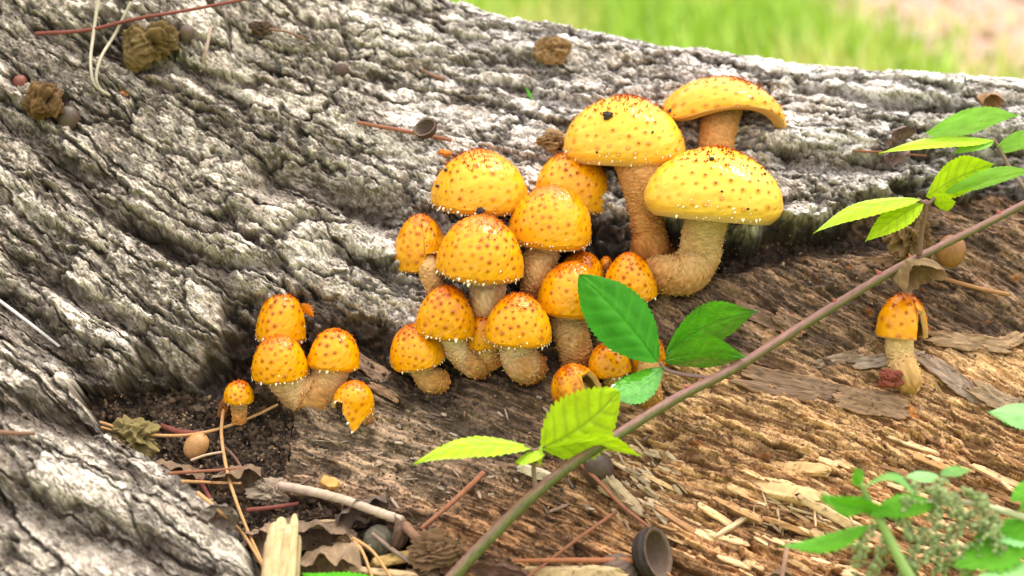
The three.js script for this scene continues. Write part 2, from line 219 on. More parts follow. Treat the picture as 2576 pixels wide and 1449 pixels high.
// the grid
const xs = [], ss = [];
for (let x = -34; x < -26; x += 0.2) xs.push(x); for (let x = -26; x < 26; x += 0.056) xs.push(x); for (let x = 26; x <= 34; x += 0.2) xs.push(x);
for (let s = -26; s < -17; s += 0.25) ss.push(s); for (let s = -17; s < 17.5; s += 0.056) ss.push(s); for (let s = 17.5; s <= 30; s += 0.12) ss.push(s);
const NX = xs.length, NS = ss.length, HG = new Float32Array(NX * NS), PG = new Float32Array(NX * NS * 3), CG = new Float32Array(NX * NS * 3), KG = new Uint8Array(NX * NS), UG = new Float32Array(NX * NS * 2);
const ledge = (x) => sstep(8, 14, x);
for (let j = 0; j < NS; j++) for (let i = 0; i < NX; i++) {
  const x = xs[i], s = ss[j], k = j * NX + i;
  const rag = pn(x * 0.42, s * 0.6) * 1.1 + pn(x * 1.2 + 3, s * 1.5) * 0.5 + pn(x * 3.0, s * 3.4) * 0.12;
  const dw = s < 12 ? sdPoly(WOODP, x, s) + rag : -5, ds = s < 0 && x < 4 ? sdPoly(SOILP, x, s) + rag * 0.7 : -5, dr = s < 4 && x < -8 ? sdPoly(ROOTP, x, s) + rag * 0.35 : -5;
  let h = macro(x, s) + fallOff(x, s), deep = 0, kind = 0, ht;
  const bw = sstep(-0.25, 0.25, dw) * (dr > -0.1 ? 0 : 1), sw = sstep(-0.25, 0.25, ds) * (1 - sstep(-0.2, 0, dr)), rw = dr > 0 ? Math.sqrt(1 - (1 - clamp(dr / 3.2)) ** 2) : 0;
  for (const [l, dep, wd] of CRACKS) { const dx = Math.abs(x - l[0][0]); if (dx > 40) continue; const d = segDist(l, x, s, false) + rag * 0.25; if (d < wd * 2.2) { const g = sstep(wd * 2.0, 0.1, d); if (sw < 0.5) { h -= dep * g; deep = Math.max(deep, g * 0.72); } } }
  if (sw > 0.5 || (ds > 0 && dr < 0 && dw < 0)) { ht = soilAt(x, s) - 0.9; kind = 2; }
  else if (bw > 0.5) {
    ht = woodAt(x, s); kind = 1;
    const hd = x > 7 && s > -3 && s < 8 ? sstep(1.7, 0.2, segDist(HOLLOW, x, s, false) + rag * 0.4) : 0; // humus wedge under the bark edge
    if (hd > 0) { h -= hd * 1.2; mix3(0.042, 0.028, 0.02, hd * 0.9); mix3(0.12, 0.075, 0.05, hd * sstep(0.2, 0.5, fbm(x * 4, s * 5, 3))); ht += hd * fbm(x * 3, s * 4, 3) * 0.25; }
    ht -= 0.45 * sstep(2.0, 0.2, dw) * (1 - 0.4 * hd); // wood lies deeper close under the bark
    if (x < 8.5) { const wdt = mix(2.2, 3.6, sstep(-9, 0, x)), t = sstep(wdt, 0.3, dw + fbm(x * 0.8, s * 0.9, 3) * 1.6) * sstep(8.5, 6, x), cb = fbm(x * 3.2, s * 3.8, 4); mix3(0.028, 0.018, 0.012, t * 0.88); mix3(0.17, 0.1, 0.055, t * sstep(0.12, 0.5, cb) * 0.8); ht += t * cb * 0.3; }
  } else {
    
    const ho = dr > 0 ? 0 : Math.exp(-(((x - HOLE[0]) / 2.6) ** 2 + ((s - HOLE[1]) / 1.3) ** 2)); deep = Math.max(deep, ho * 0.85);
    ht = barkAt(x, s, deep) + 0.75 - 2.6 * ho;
    if (ho > 0.15) mix3(0.04, 0.038, 0.02, ho * 0.5 * sstep(-0.1, 0.3, pn(x * 3, s * 3)));
    ht *= mix(1, 0.8, sstep(0, 1, dr));
    
    // ease plates down to nothing at the very lip so the edge rounds over
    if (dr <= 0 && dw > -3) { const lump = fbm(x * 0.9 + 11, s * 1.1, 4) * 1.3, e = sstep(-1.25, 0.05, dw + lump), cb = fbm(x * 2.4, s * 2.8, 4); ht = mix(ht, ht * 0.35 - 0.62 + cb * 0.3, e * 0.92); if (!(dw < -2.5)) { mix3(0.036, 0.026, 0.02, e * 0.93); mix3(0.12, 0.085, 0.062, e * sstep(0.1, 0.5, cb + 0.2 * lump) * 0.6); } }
  }
  if (dr > 0) h += rw * 2.3;
  h += ht; { const rg = kind === 0 ? 1 : 0.6; h += rg * (0.1 * pn(x * 2.3 + 7, h * 2.6) + 0.05 * pn(x * 5, h * 6 + s)); }
  HG[k] = h; KG[k] = kind;
  const o = k * 3; const lx = x + 0.07 * pn(h * 3 + 4, s * 2.2), ls = s + (kind === 0 ? 0.17 : 0.06) * (pn(x * 1.1 + 5, h * 1.9) + 0.6 * pn(x * 3.2, h * 4.1 + 9)) + (kind === 0 ? -0.1 * (ht - 0.6) : 0); // sideways roughness, so steep faces are broken and lips overhang a little
  PG[o] = lx / 100; PG[o + 1] = (SV.y * ls + DV.y * h) / 100; PG[o + 2] = (SV.z * ls + DV.z * h) / 100;
  CG[o] = CC[0]; CG[o + 1] = CC[1]; CG[o + 2] = CC[2];
  UG[k * 2] = x / 8; UG[k * 2 + 1] = (kind === 1 ? qWood(x, s) : s) / 8;
}
function findIdx(a, v) { let lo = 0, hi = a.length - 2; while (lo < hi) { const m = (lo + hi + 1) >> 1; if (a[m] <= v) lo = m; else hi = m - 1; } return lo; }
function heightAt(x, s) { const i = findIdx(xs, x), j = findIdx(ss, s), u = clamp((x - xs[i]) / (xs[i + 1] - xs[i])), v = clamp((s - ss[j]) / (ss[j + 1] - ss[j])), k = j * NX + i; return mix(mix(HG[k], HG[k + 1], u), mix(HG[k + NX], HG[k + NX + 1], u), v); }
const surf = (px, py) => castOn(heightAt, px, py).d;
const on = (px, py, lift = 0) => at(px, py, surf(px, py) + lift);
const heightAtWorld = (p) => p.dot(DV) * 100 - heightAt(p.x * 100, p.dot(SV) * 100); // cm above the surface
{
  const idx = new Uint32Array((NX - 1) * (NS - 1) * 6); let n = 0;
  for (let j = 0; j < NS - 1; j++) for (let i = 0; i < NX - 1; i++) { const a = j * NX + i, b = a + 1, c = a + NX, d = c + 1; idx[n++] = a; idx[n++] = b; idx[n++] = c; idx[n++] = b; idx[n++] = d; idx[n++] = c; }
  const g = new THREE.BufferGeometry(); g.setAttribute('position', new THREE.BufferAttribute(PG, 3)); g.setIndex(new THREE.BufferAttribute(idx, 1)); g.computeVertexNormals();
  const NG = g.attributes.normal.array;
  var subSheet = (kind, keep) => {
    const map = new Int32Array(NX * NS).fill(-1), id = []; let c = 0;
    for (let f = 0; f < idx.length; f += 6) { const a = idx[f]; const k = Math.max(KG[a], KG[a + 1], KG[a + NX]) === 2 ? 2 : KG[a]; if (k !== kind) continue; if (keep && !keep(PG[a * 3] * 100, a)) continue; for (let e = 0; e < 6; e++) { const v = idx[f + e]; if (map[v] < 0) map[v] = c++; id.push(map[v]); } }
    const P = new Float32Array(c * 3), N = new Float32Array(c * 3), C = new Float32Array(c * 3), U = new Float32Array(c * 2);
    for (let v = 0; v < map.length; v++) { const m = map[v]; if (m < 0) continue; for (let e = 0; e < 3; e++) { P[m * 3 + e] = PG[v * 3 + e]; N[m * 3 + e] = NG[v * 3 + e]; C[m * 3 + e] = CG[v * 3 + e]; } U[m * 2] = UG[v * 2]; U[m * 2 + 1] = UG[v * 2 + 1]; }
    const q = new THREE.BufferGeometry(); q.setAttribute('position', new THREE.BufferAttribute(P, 3)); q.setAttribute('normal', new THREE.BufferAttribute(N, 3)); q.setAttribute('color', new THREE.BufferAttribute(C, 3)); q.setAttribute('uv', new THREE.BufferAttribute(U, 2)); q.setIndex(id); return q;
  };
}
const pitMap = dataTex(1024, tile((u, v) => { const n = fbm(u * 40, v * 40, 4), m = fbm(u * 95 + 7, v * 95, 3); return 1.02 + 0.34 * n - 0.72 * sstep(0.12, 0.36, m * 0.8 + n * 0.4) + 0.2 * m; })), lineMap = dataTex(1024, tile((u, v) => { const n = pn(u * 7, v * 110) + 0.7 * pn(u * 15 + 4, v * 210), m = fbm(u * 60, v * 80, 3); return 0.84 + 0.3 * n - 0.45 * sstep(0.2, 0.5, m) ; }));
const barkMat = VC({ roughness: 0.93, map: pitMap, bumpMap: grainTex, bumpScale: 0.0011 }), woodMat = VC({ roughness: 0.88, map: lineMap, bumpMap: fibreTex, bumpScale: 0.0005 }), soilMat = VC({ roughness: 0.95, map: pitMap, bumpMap: grainTex, bumpScale: 0.0012 });
const log = thing('fallen_log', 'big fallen log with furrowed grey bark and a rotten bare flank carrying yellow mushrooms', 'log');
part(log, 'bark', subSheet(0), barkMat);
part(log, 'rotten_wood', subSheet(1), woodMat, { label: 'bare rotten tan and brown wood below the bark' });
{ const m = part(null, 'forest_floor', subSheet(2), soilMat); m.userData.kind = 'structure'; }
// ---------------------------------------------------------------- mushrooms
const capMat = VC({ roughness: 0.36, clearcoat: 0.4, clearcoatRoughness: 0.12, specularIntensity: 0.12, bumpMap: grainTex, bumpScale: 0.00012 });
const flakeMat = VC({ roughness: 0.8 }), stemMat = VC({ roughness: 0.9, specularIntensity: 0.15, bumpMap: grainTex, bumpScale: 0.0003 }), gillMat = VC({ roughness: 0.85 });
// how far the outer wall runs down the profile at azimuth th (0 faces the viewer, 90 is to the right)
const angDiff = (a, b) => { let d = (a - b) % 360; if (d > 180) d -= 360; if (d < -180) d += 360; return d; };
function mushroom(o) {
  const r = rngOf(o.seed), tau = (o.tau ?? 12) * Math.PI / 180, rho = (o.rho ?? 0) * Math.PI / 180;
  const k = (F - o.d / 100) / F, R = o.W / 2 * PXM * k, Ha = (o.bottom - o.top) * PXM * k, hlr = o.lip ?? 0.2, exp = o.exp ?? 1.0;
  // height of the dome from the height it shows
  let H = R; for (let i = 0; i < 30; i++) { const up = Math.hypot(H * Math.cos(tau), R * Math.sin(Math.max(tau, 0)) * 0.6), dn = Math.hypot(hlr * R * Math.cos(tau), R * Math.sin(tau)); H *= Ha / (up + dn); }
  const dn = Math.hypot(hlr * R * Math.cos(tau), R * Math.sin(tau));
  const A = new THREE.Vector3().addScaledVector(UV, Math.cos(tau) * Math.cos(rho)).addScaledVector(XV, Math.sin(rho)).addScaledVector(VV, Math.sin(tau)).normalize();
  const Fw = VV.clone().addScaledVector(A, -VV.dot(A)).normalize(), Rt = new THREE.Vector3().crossVectors(A, Fw).normalize();
  const base = at(o.cx, o.bottom, o.d).addScaledVector(UV, dn);
  const big = o.W > 130, nu = big ? 190 : 110, nvO = big ? 84 : 52, nvI = 14, aEnd0 = o.aEnd ?? 2.15;
  const lob = [0, 1, 2, 3].map(() => [r() * 6.28, (r() - 0.5) * 0.07]);
  const aEnd = (deg) => { let a = aEnd0; for (const n of o.notch ?? []) { const e = Math.abs(angDiff(deg, n.az)); const g = 1 - sstep(n.w * 0.72, n.w * 1.08, e + pn(deg * 0.09, o.seed + n.az) * n.w * 0.25); a = Math.min(a, mix(a, n.to + 0.07 * pn(deg * 0.12, o.seed), g)); } return a; };
  const droop = (deg, a) => { let y = 0; for (const n of o.droop ?? []) { const e = angDiff(deg, n.az) / n.w; y += n.dy * Math.exp(-e * e) * sstep(n.from ?? 0.5, 1.7, a); } return y; };
  const swell = (deg, a) => { let y = 0; for (const n of o.swell ?? []) { const e = angDiff(deg, n.az) / n.w; y += n.dr * Math.exp(-e * e) * sstep(n.from ?? 0.3, n.till ?? 1.3, a); } return y; };
  const prof = (a, deg, off) => { // local (radius, height), off = how deep inside the wall
    const th = deg * Math.PI / 180, up = a < Math.PI / 2, s = Math.sin(Math.min(a, 3.0));
    let rr = R * Math.pow(s, up ? exp : 1.0), y = up ? H * Math.cos(a) : hlr * R * Math.cos(a);
    let lb = 1; lob.forEach(([p, m], n) => { lb += m * Math.cos(th * (n + 1) + p) * sstep(0.1, 1.4, a); }); lb += swell(deg, a);
    y -= droop(deg, a) * R; const inn = 1 - off; rr *= lb * inn; y = y * (y > 0 ? 1 - off * 0.85 : 1 - off * 0.3);
    return [rr, y];
  };
  const local = (rr, deg, y) => { const th = deg * Math.PI / 180; return base.clone().addScaledVector(A, y).addScaledVector(Rt, rr * Math.sin(th)).addScaledVector(Fw, rr * Math.cos(th)); };
  // scale spots, spread by dart throwing over the dome
  const spots = [], sp = (o.gap ?? 3.1) / 1000;
  for (let tr = 0; tr < 2600 && spots.length < 330; tr++) {
    const a = Math.acos(1 - r() * 1.1) , deg = r() * 360, [rr, y] = prof(a, deg, 0), p = local(rr, deg, y), g = sp * mix(0.62, 1.15, sstep(0.1, 1.2, a));
    if (a > aEnd(deg) - 0.12) continue; let ok = true; for (const q of spots) if (q.p.distanceToSquared(p) < g * g) { ok = false; break; } if (ok) spots.push({ p, a, deg, s: 0.5 + r() * 0.9, v: r() });
  }
  const pale = o.pale ?? 0, dark = o.dark ?? 0, warm = [mix(0.7, 0.77, pale), mix(0.262, 0.375, pale), mix(0.0, 0.012, pale)], low = [mix(0.62, 0.72, pale), mix(0.262, 0.44, pale), mix(0.0, 0.055, pale)], topc = [0.58, mix(0.115, 0.18, pale), 0.0];
  const spotC = [mix(0.36, 0.6, pale), mix(0.075, 0.19, pale), 0.001];
  const colAt = (p, a, deg, y) => {
    const n = pn(p.x * 260 + o.seed, p.y * 260) , n2 = pn(p.x * 900, p.y * 900 + o.seed), t = sstep(0.5, 1.6, a + n * 0.3);
    let c = [0, 1, 2].map((e) => mix(mix(topc[e], warm[e], sstep(0.1, 1.05, a + n * 0.4 + pale * 0.5)), low[e], t));
    let best = 1e9, bs = 1, bv = 0; for (const q of spots) { const dd = q.p.distanceToSquared(p) / (q.s * q.s); if (dd < best) { best = dd; bs = q.s; bv = q.v; } } best = Math.sqrt(best);
    const sc = sp / 0.0031, w = (1 - sstep(0.00035 * sc, 0.0016 * sc, best)) * mix(0.9, o.even ? 0.85 : 0.6, sstep(1.2, 1.7, a)) * (0.6 + 0.4 * bv); c = c.map((x, e) => mix(x, spotC[e], w));
    const core = 1 - sstep(0.00015 * sc, 0.0007 * sc, best); c = c.map((x, e) => mix(x, [mix(0.17, 0.42, pale), mix(0.035, 0.13, pale), 0.002][e], core * 0.62 * mix(1, 0.75, pale)));
    if (dark) c = c.map((x, e) => mix(x, [0.25, 0.06, 0.003][e], dark * sstep(0.1, -0.6, n - a * 0.25)));
    const m = 1 + 0.13 * n + 0.14 * n2; return [c, best, m];
  };
  const tGeo = gridGeo(nu, nvO + 1, (i, j) => {
    const deg = i / nu * 360, a = Math.pow(j / nvO, 0.9) * aEnd(deg) + 0.004, [rr, y] = prof(a, deg, 0); let p = local(rr, deg, y), best = 1e9;
    for (const q of spots) { const dd = q.p.distanceToSquared(p) / (q.s * q.s); if (dd < best) best = dd; }
    const sc = sp / 0.0031, wob = R * 0.085 * pn(p.x * 0.55 / R + o.seed * 3.1, (p.y + p.z * 0.6) * 0.55 / R + o.seed), bump = wob + 0.0003 * sc * Math.exp(-best / (0.0006 * sc) ** 2) - 0.00012 * sc * Math.exp(-(((Math.sqrt(best) - 0.0015 * sc) / (0.0007 * sc)) ** 2)) + 0.0002 * pn(p.x * 600, (p.y + p.z) * 600 + o.seed) + 0.00035 * R / 0.02 * pn(deg * 0.05 + a * 2, a * 4 + o.seed) * sstep(0.1, 0.5, a) + (0.0002 * Math.sin(a * R * 5600 + 2.5 * pn(deg * 0.04, o.seed)) + 0.0004 * pn(p.x * 420 + 9, p.y * 420)) * sstep(0.95, 0.2, a) * (o.wrinkle ?? 0.6);
    const c = Math.min(a, Math.PI / 2); return p.addScaledVector(A, bump * Math.cos(c)).addScaledVector(local(1, deg, 0).sub(base), bump * Math.sin(c));
  }, (i, j, p) => { const deg = i / nu * 360, a = Math.pow(j / nvO, 0.9) * aEnd(deg); const [c, , m] = colAt(p, a, deg); const rim = sstep(aEnd0 - 0.3, aEnd0, a); return c.map((x, e) => mix(x * m, [0.5, 0.34, 0.16][e], rim * 0.8)); }, true);
  // flesh and gills: the inner wall joined to the outer edge
  const iGeo = gridGeo(nu, nvI + 3, (i, j) => {
    const deg = i / nu * 360, ae = aEnd(deg);
    if (j === 0) { const [rr, y] = prof(ae, deg, 0); return local(rr, deg, y); }
    const t = (j - 1) / (nvI + 1), a = ae * (1 - t) + 0.02 * t, [rr, y] = prof(a, deg, 0.16 + 0.05 * sstep(0, 0.2, t) + (i % 2 ? 0.012 : 0)); return local(rr, deg, Math.min(y, H * 0.55));
  }, (i, j) => { const g = i % 2 ? 1 : 0.72, ed = sstep(3, 0, j); return [mix(0.38, 0.66, ed) * g, mix(0.2, 0.4, ed) * g, mix(0.06, 0.13, ed) * g]; }, true);
  const root = thing(o.kindName ?? 'mushroom', o.label, 'mushroom', o.group, o.stem ? on(o.stem[o.stem.length - 1][0], o.stem[o.stem.length - 1][1]) : base.clone());
  const cap = part(root, 'cap', tGeo, capMat);
  part(cap, 'gills', iGeo, gillMat);
  // little pointed flakes on the spots
  const flakes = [], teeth = [], cone = (p, dir, side, len, w, c0, c1, list) => {
    const nrm = new THREE.Vector3().crossVectors(dir, side).normalize(), P = [], C = [], ring = [[-w, 0], [0, w * 0.45], [w, 0], [0, -w * 0.45]], I = [];
    for (const [u, v] of ring) { P.push(p.x + side.x * u + nrm.x * v, p.y + side.y * u + nrm.y * v, p.z + side.z * u + nrm.z * v); C.push(...c0); }
    const q = p.clone().addScaledVector(dir, len * 0.55); for (const [u, v] of ring) { P.push(q.x + (side.x * u + nrm.x * v) * 0.62, q.y + (side.y * u + nrm.y * v) * 0.62, q.z + (side.z * u + nrm.z * v) * 0.62); C.push(...c1); }
    const e = p.clone().addScaledVector(dir, len).addScaledVector(side, (r() - 0.5) * w); P.push(e.x, e.y, e.z); C.push(...c1);
    for (let i = 0; i < 4; i++) { const n = (i + 1) % 4; I.push(i, n, 4 + i, n, 4 + n, 4 + i, 4 + i, 4 + n, 8); } I.push(0, 2, 1, 0, 3, 2);
    const g = new THREE.BufferGeometry(); g.setAttribute('position', new THREE.Float32BufferAttribute(P, 3)); g.setAttribute('color', new THREE.Float32BufferAttribute(C, 3)); g.setIndex(I); g.computeVertexNormals(); list.push(g);
  };
  const sc = sp / 0.0031;
  for (const q of spots) {
    const [r1, y1] = prof(q.a + 0.02, q.deg, 0), dnv = local(r1, q.deg, y1).sub(q.p).normalize(), [r2, y2] = prof(q.a, q.deg + 1, 0), sd = local(r2, q.deg + 1, y2).sub(q.p).normalize(), nv = new THREE.Vector3().crossVectors(sd, dnv).normalize(); if (nv.dot(q.p.clone().sub(base)) < 0) nv.negate();
    const w = sstep(1.42, 1.75, q.a + (q.v - 0.5) * 0.4), c = [mix(0.42, 0.8, w), mix(0.1, 0.6, w), mix(0.002, 0.32, w)], tip = [mix(0.2, 0.88, w), mix(0.035, 0.76, w), mix(0.002, 0.52, w)], m = mix(0.45, 0.12, sstep(0.5, 1.6, q.a));
    const dir = nv.clone().multiplyScalar(0.72).addScaledVector(dnv, 0.55).addScaledVector(sd, (r() - 0.5) * 0.5).normalize();
    cone(q.p.clone().addScaledVector(nv, -0.0001), dir, sd, sc * q.s * mix(0.0009, 0.0009, w) * (0.6 + 0.6 * r()), sc * mix(0.0004, 0.0003, w) * q.s, c, tip, flakes);
    if (q.a < 0.85 && r() < 0.9) for (let e = 0; e < 4; e++) { const d2 = nv.clone().addScaledVector(dnv, r() - 0.4).addScaledVector(sd, r() - 0.5).normalize(); cone(q.p.clone().addScaledVector(sd, (r() - 0.5) * 0.0022 * sc).addScaledVector(dnv, (r() - 0.5) * 0.0022 * sc), d2, sd, sc * 0.0008 * (0.5 + r()), sc * 0.00032, c.map((x) => x * 1.3), tip.map((x) => x * 1.5), flakes); }
  }
  // torn veil: pale teeth hanging along the margin
  const tn = Math.round(2 * Math.PI * R / (o.toothGap ?? 0.0021));
  if (!o.noTeeth) for (let row = 0; row < 3; row++) for (let i = 0; i < tn; i++) {
    const deg = (i + 0.8 * r() + row * 0.37) / tn * 360; if (r() < [0.82, 0.45, 0.5][row]) continue; const a = [1.46, 1.72, 1.98][row] * aEnd0 / 2.15 + (r() - 0.5) * 0.16; if (a > aEnd(deg) - 0.02 && row < 2) continue;
    const aa = Math.min(a, aEnd(deg)), [rr, y] = prof(aa, deg, 0), p = local(rr, deg, y), [r1, y1] = prof(aa + 0.03, deg, 0), dv = local(r1, deg, y1).sub(p).normalize(), rad = local(1, deg, 0).sub(base).normalize(), sd = new THREE.Vector3().crossVectors(rad, A).normalize();
    const dir = rad.clone().multiplyScalar(0.55 - row * 0.2).addScaledVector(A, -0.75).addScaledVector(sd, (r() - 0.5) * 0.6).normalize(), b = 0.85 + r() * 0.3, c = [0.8 * b, 0.7 * b, 0.5 * b];
    const ln = (row === 0 ? 0.0009 : row === 1 ? 0.0016 : 0.0017) * (0.3 + 1.15 * r() * r()) * (o.tooth ?? 1); cone(p, dir, sd, ln, ln * (row ? 0.42 : 0.38), row ? c : [0.7, 0.5, 0.2], c.map((x) => Math.min(0.92, x * 1.1)), teeth);
  }
  if (flakes.length) part(cap, 'scales', mergeGeometries(flakes), flakeMat, { kind: 'stuff' });
  if (teeth.length) part(cap, 'veil_remnants', mergeGeometries(teeth), flakeMat, { kind: 'stuff' });
  for (const [x, y, w] of o.specks ?? []) { const p = at(x, y, o.d + 0.2), dir = p.clone().sub(camera.position).normalize(); // dark crumbs lying on the cap: set on the dome by the nearest outer point
    let bp = null, bd = 1e9; for (let a = 0.05; a < 1.7; a += 0.05) for (let g = -100; g <= 100; g += 4) { const [rr, yy] = prof(a, g, 0), q = local(rr, g, yy), t = q.clone().sub(camera.position), off = t.addScaledVector(dir, -t.dot(dir)).length(); if (off < bd) { bd = off; bp = q; } }
    const g = new THREE.IcosahedronGeometry(w * PXM * 0.5, 2), pa = g.attributes.position; for (let i = 0; i < pa.count; i++) { const m = 1 + 0.9 * pn(pa.getX(i) * 2600 + x, pa.getY(i) * 2600 + pa.getZ(i) * 1700); pa.setXYZ(i, pa.getX(i) * m, pa.getY(i) * m * 0.8, pa.getZ(i) * m); } g.computeVertexNormals(); g.translate(bp.x, bp.y, bp.z); part(cap, 'dark_crumb', g, crumbMat); }
  if (o.stem) {
    const pts = [base.clone().addScaledVector(A, H * 0.3)], rad = [(o.stem[0][3] ?? 60) * PXM * 0.5 * 1.05];
    o.stem.forEach((q, i) => { if (i < o.stem.length - 1 || q.length > 4) q[2] = Math.max(q[2], o.noLift ? -99 : Math.min(surf(q[0], q[1]) + q[3] * PXM * 55, o.d + 1.3)); });
    for (const [x, y, d, w] of o.stem) { pts.push(at(x, y, d)); rad.push(w * PXM * 0.5 * k); }
    const cv = spline(pts), L = cv.getLength(), seg = Math.max(40, Math.round(L / 0.00045)), nr = 56, fr = cv.computeFrenetFrames(seg, false), N = new THREE.Vector3(), tc = (o.stemTop ?? [0.66, 0.5, 0.27]).map((x, e) => x * [1.06, 0.9, 0.72][e]), bc = (o.stemLow ?? [0.48, 0.25, 0.075]).map((x, e) => x * [0.98, 0.78, 0.6][e]), n = pts.length - 1;
    let u0 = null; // frames twisted so that scales keep level
    const sv = (t, th) => { const y = t * L * 1000, w = worley(th / 6.28318 * Math.round(2 * Math.PI * rad[0] * 1000 / 2.1) + Math.floor(y / 1.6) * 0.5, y / 1.6 + pn(th * 1.4, y * 0.2) * 0.7), saw = clamp(0.5 + w.dy * 0.9); return [saw * sstep(0, 0.25, w.f2 - w.f1), w.id]; };
    const rough = o.stemRough ?? 1;
    const g = gridGeo(nr, seg + 1, (i, j) => {
      const t = j / seg, p = cv.getPointAt(t), f = cv.getUtoTmapping(t) * n, a = Math.min(n - 1, Math.floor(f)), th = i / nr * 6.28318; let q = mix(rad[a], rad[a + 1], f - a);
      const m = sstep(0.12, 0.4, t); q += (sv(t, th)[0] - 0.35) * 0.00085 * rough * m + 0.0007 * pn(t * L * 200 + o.seed, Math.sin(th) * 2) + 0.00035 * pn(t * L * 900, th * 3);
      N.copy(fr.normals[j]).multiplyScalar(Math.cos(th)).addScaledVector(fr.binormals[j], Math.sin(th)); return p.addScaledVector(N, q);
    }, (i, j) => { const t = j / seg, th = i / nr * 6.28318, [s0, id] = sv(t, th), m = sstep(0.25, 0.85, t + pn(th, t * 5) * 0.25), b = mix(0.72, 1.12, s0) * (0.9 + 0.2 * id); return [0, 1, 2].map((e) => mix(tc[e], bc[e], m) * b); }, true);
    const st = part(root, 'stem', g, stemMat);
    const sf = []; for (let e = 0; e < Math.round(L * 1000 * rad[1] * 1000 * 0.4 * rough); e++) { const t = 0.3 + 0.68 * r(), jj = Math.round(t * seg), th = r() * 6.28318, p = cv.getPointAt(t), f = cv.getUtoTmapping(t) * n, a = Math.min(n - 1, Math.floor(f)), q = mix(rad[a], rad[a + 1], f - a), N2 = fr.normals[jj].clone().multiplyScalar(Math.cos(th)).addScaledVector(fr.binormals[jj], Math.sin(th)), T = fr.tangents[jj], S = new THREE.Vector3().crossVectors(T, N2).normalize(); const m = sstep(0.3, 0.9, t), c = [0, 1, 2].map((x) => mix(tc[x], bc[x], m) * (0.75 + r() * 0.5)); cone(p.addScaledVector(N2, q), N2.clone().addScaledVector(T, -0.2 + r()).normalize(), S, 0.0008 + 0.0009 * r(), 0.0007, c, c.map((x) => Math.min(0.9, x * 1.1)), sf); }
    if (sf.length) part(st, 'stem_scales', mergeGeometries(sf), flakeMat, { kind: 'stuff' });
  }
  return root;
}
const crumbMat = new THREE.MeshStandardMaterial({ color: new THREE.Color().setRGB(0.035, 0.022, 0.015), roughness: 0.95 });
const GC = 'mushrooms of the large central clump', GL = 'mushrooms of the small left clump';
mushroom({ label: 'arched broken cap at the very top of the clump, its orange underside showing', group: GC, cx: 1822, top: 196, bottom: 322, W: 318, d: -4.6, tau: -5, rho: 6, lip: 0.16, exp: 1.3, aEnd: 1.85, pale: 0.22, seed: 11, gap: 4.2, even: 1, noTeeth: true, wrinkle: 1.2, droop: [{ az: 25, w: 36, dy: -0.04, from: 0.9 }, { az: 92, w: 34, dy: 0.14 }, { az: -55, w: 40, dy: 0.2 }], stem: [[1806, 330, -4.6, 92], [1800, 380, -5, 86], [1790, 470, -6.2, 90]], stemRough: 0.2, stemTop: [0.5, 0.3, 0.13], specks: [[1672, 275, 14], [1690, 282, 16], [1700, 290, 10]] });
mushroom({ label: 'wide pale yellow cap with a black crumb, left of the largest pale cap', group: GC, cx: 1571, top: 240, bottom: 446, W: 300, d: -2.6, tau: 7, rho: 2, lip: 0.46, exp: 1.12, aEnd: 2.15, pale: 0.75, seed: 12, gap: 3.7, stem: [[1618, 450, -2.9, 118], [1625, 540, -3.0, 80], [1634, 590, -2.6, 84], [1636, 622, -2.6, 100], [1660, 665, -3.0, 92]], stemTop: [0.5, 0.3, 0.12], stemLow: [0.36, 0.17, 0.045], specks: [[1532, 292, 26], [1505, 398, 7], [1640, 330, 7]] });
mushroom({ label: 'largest pale yellow cap at the right end of the clump with a thick curved stem', group: GC, cx: 1796, top: 368, bottom: 590, W: 328, d: 0.2, tau: 5, rho: 5, lip: 0.5, exp: 1.22, aEnd: 2.15, pale: 0.85, seed: 13, gap: 3.9, tooth: 1.15, stem: [[1768, 592, -0.1, 108], [1757, 650, -0.2, 104], [1725, 688, -0.4, 108], [1668, 690, -1.4, 96], [1640, 680, -2.4, 90]], stemTop: [0.56, 0.44, 0.22], stemLow: [0.44, 0.24, 0.08], specks: [[1788, 400, 12], [1925, 440, 7], [1885, 545, 7], [1815, 478, 6]] });
mushroom({ label: 'broad domed orange yellow mushroom at the upper left of the clump', group: GC, cx: 1203, top: 378, bottom: 552, W: 250, d: -1.5, tau: 11, rho: 3, lip: 0.3, exp: 1.12, pale: 0.32, seed: 14, gap: 3.5, stem: [[1215, 560, -1.8, 70], [1225, 640, -2.2, 66]], specks: [[1120, 428, 10], [1212, 536, 22], [1100, 470, 9]] });
mushroom({ label: 'shaded orange cap half hidden behind, between the upper left dome and the big pale cap', group: GC, cx: 1434, top: 378, bottom: 538, W: 210, d: -3.0, tau: 13, rho: 12, lip: 0.25, exp: 1.05, pale: 0.15, seed: 15, stem: [[1440, 545, -3.2, 60], [1440, 620, -3.4, 60]] });
mushroom({ label: 'round orange mushroom with a red crusty top in the middle of the clump', group: GC, cx: 1385, top: 468, bottom: 638, W: 214, d: -0.1, tau: 11, rho: 4, lip: 0.34, exp: 1.02, pale: 0.1, seed: 16, gap: 2.9, stem: [[1362, 640, -0.2, 86], [1352, 690, -0.4, 78], [1345, 760, -0.8, 74]] });
mushroom({ label: 'leftmost cap of the large clump with a dark hole bitten in its lower right edge', group: GC, cx: 1066, top: 540, bottom: 688, W: 146, d: -0.7, tau: 13, rho: -4, lip: 0.25, exp: 1.1, pale: 0.1, dark: 0.25, seed: 17, notch: [{ az: 24, w: 21, to: 1.25 }], stem: [[1082, 690, -0.9, 52], [1096, 730, -1.0, 46], [1110, 790, -1.4, 44]], stemTop: [0.5, 0.34, 0.16] });
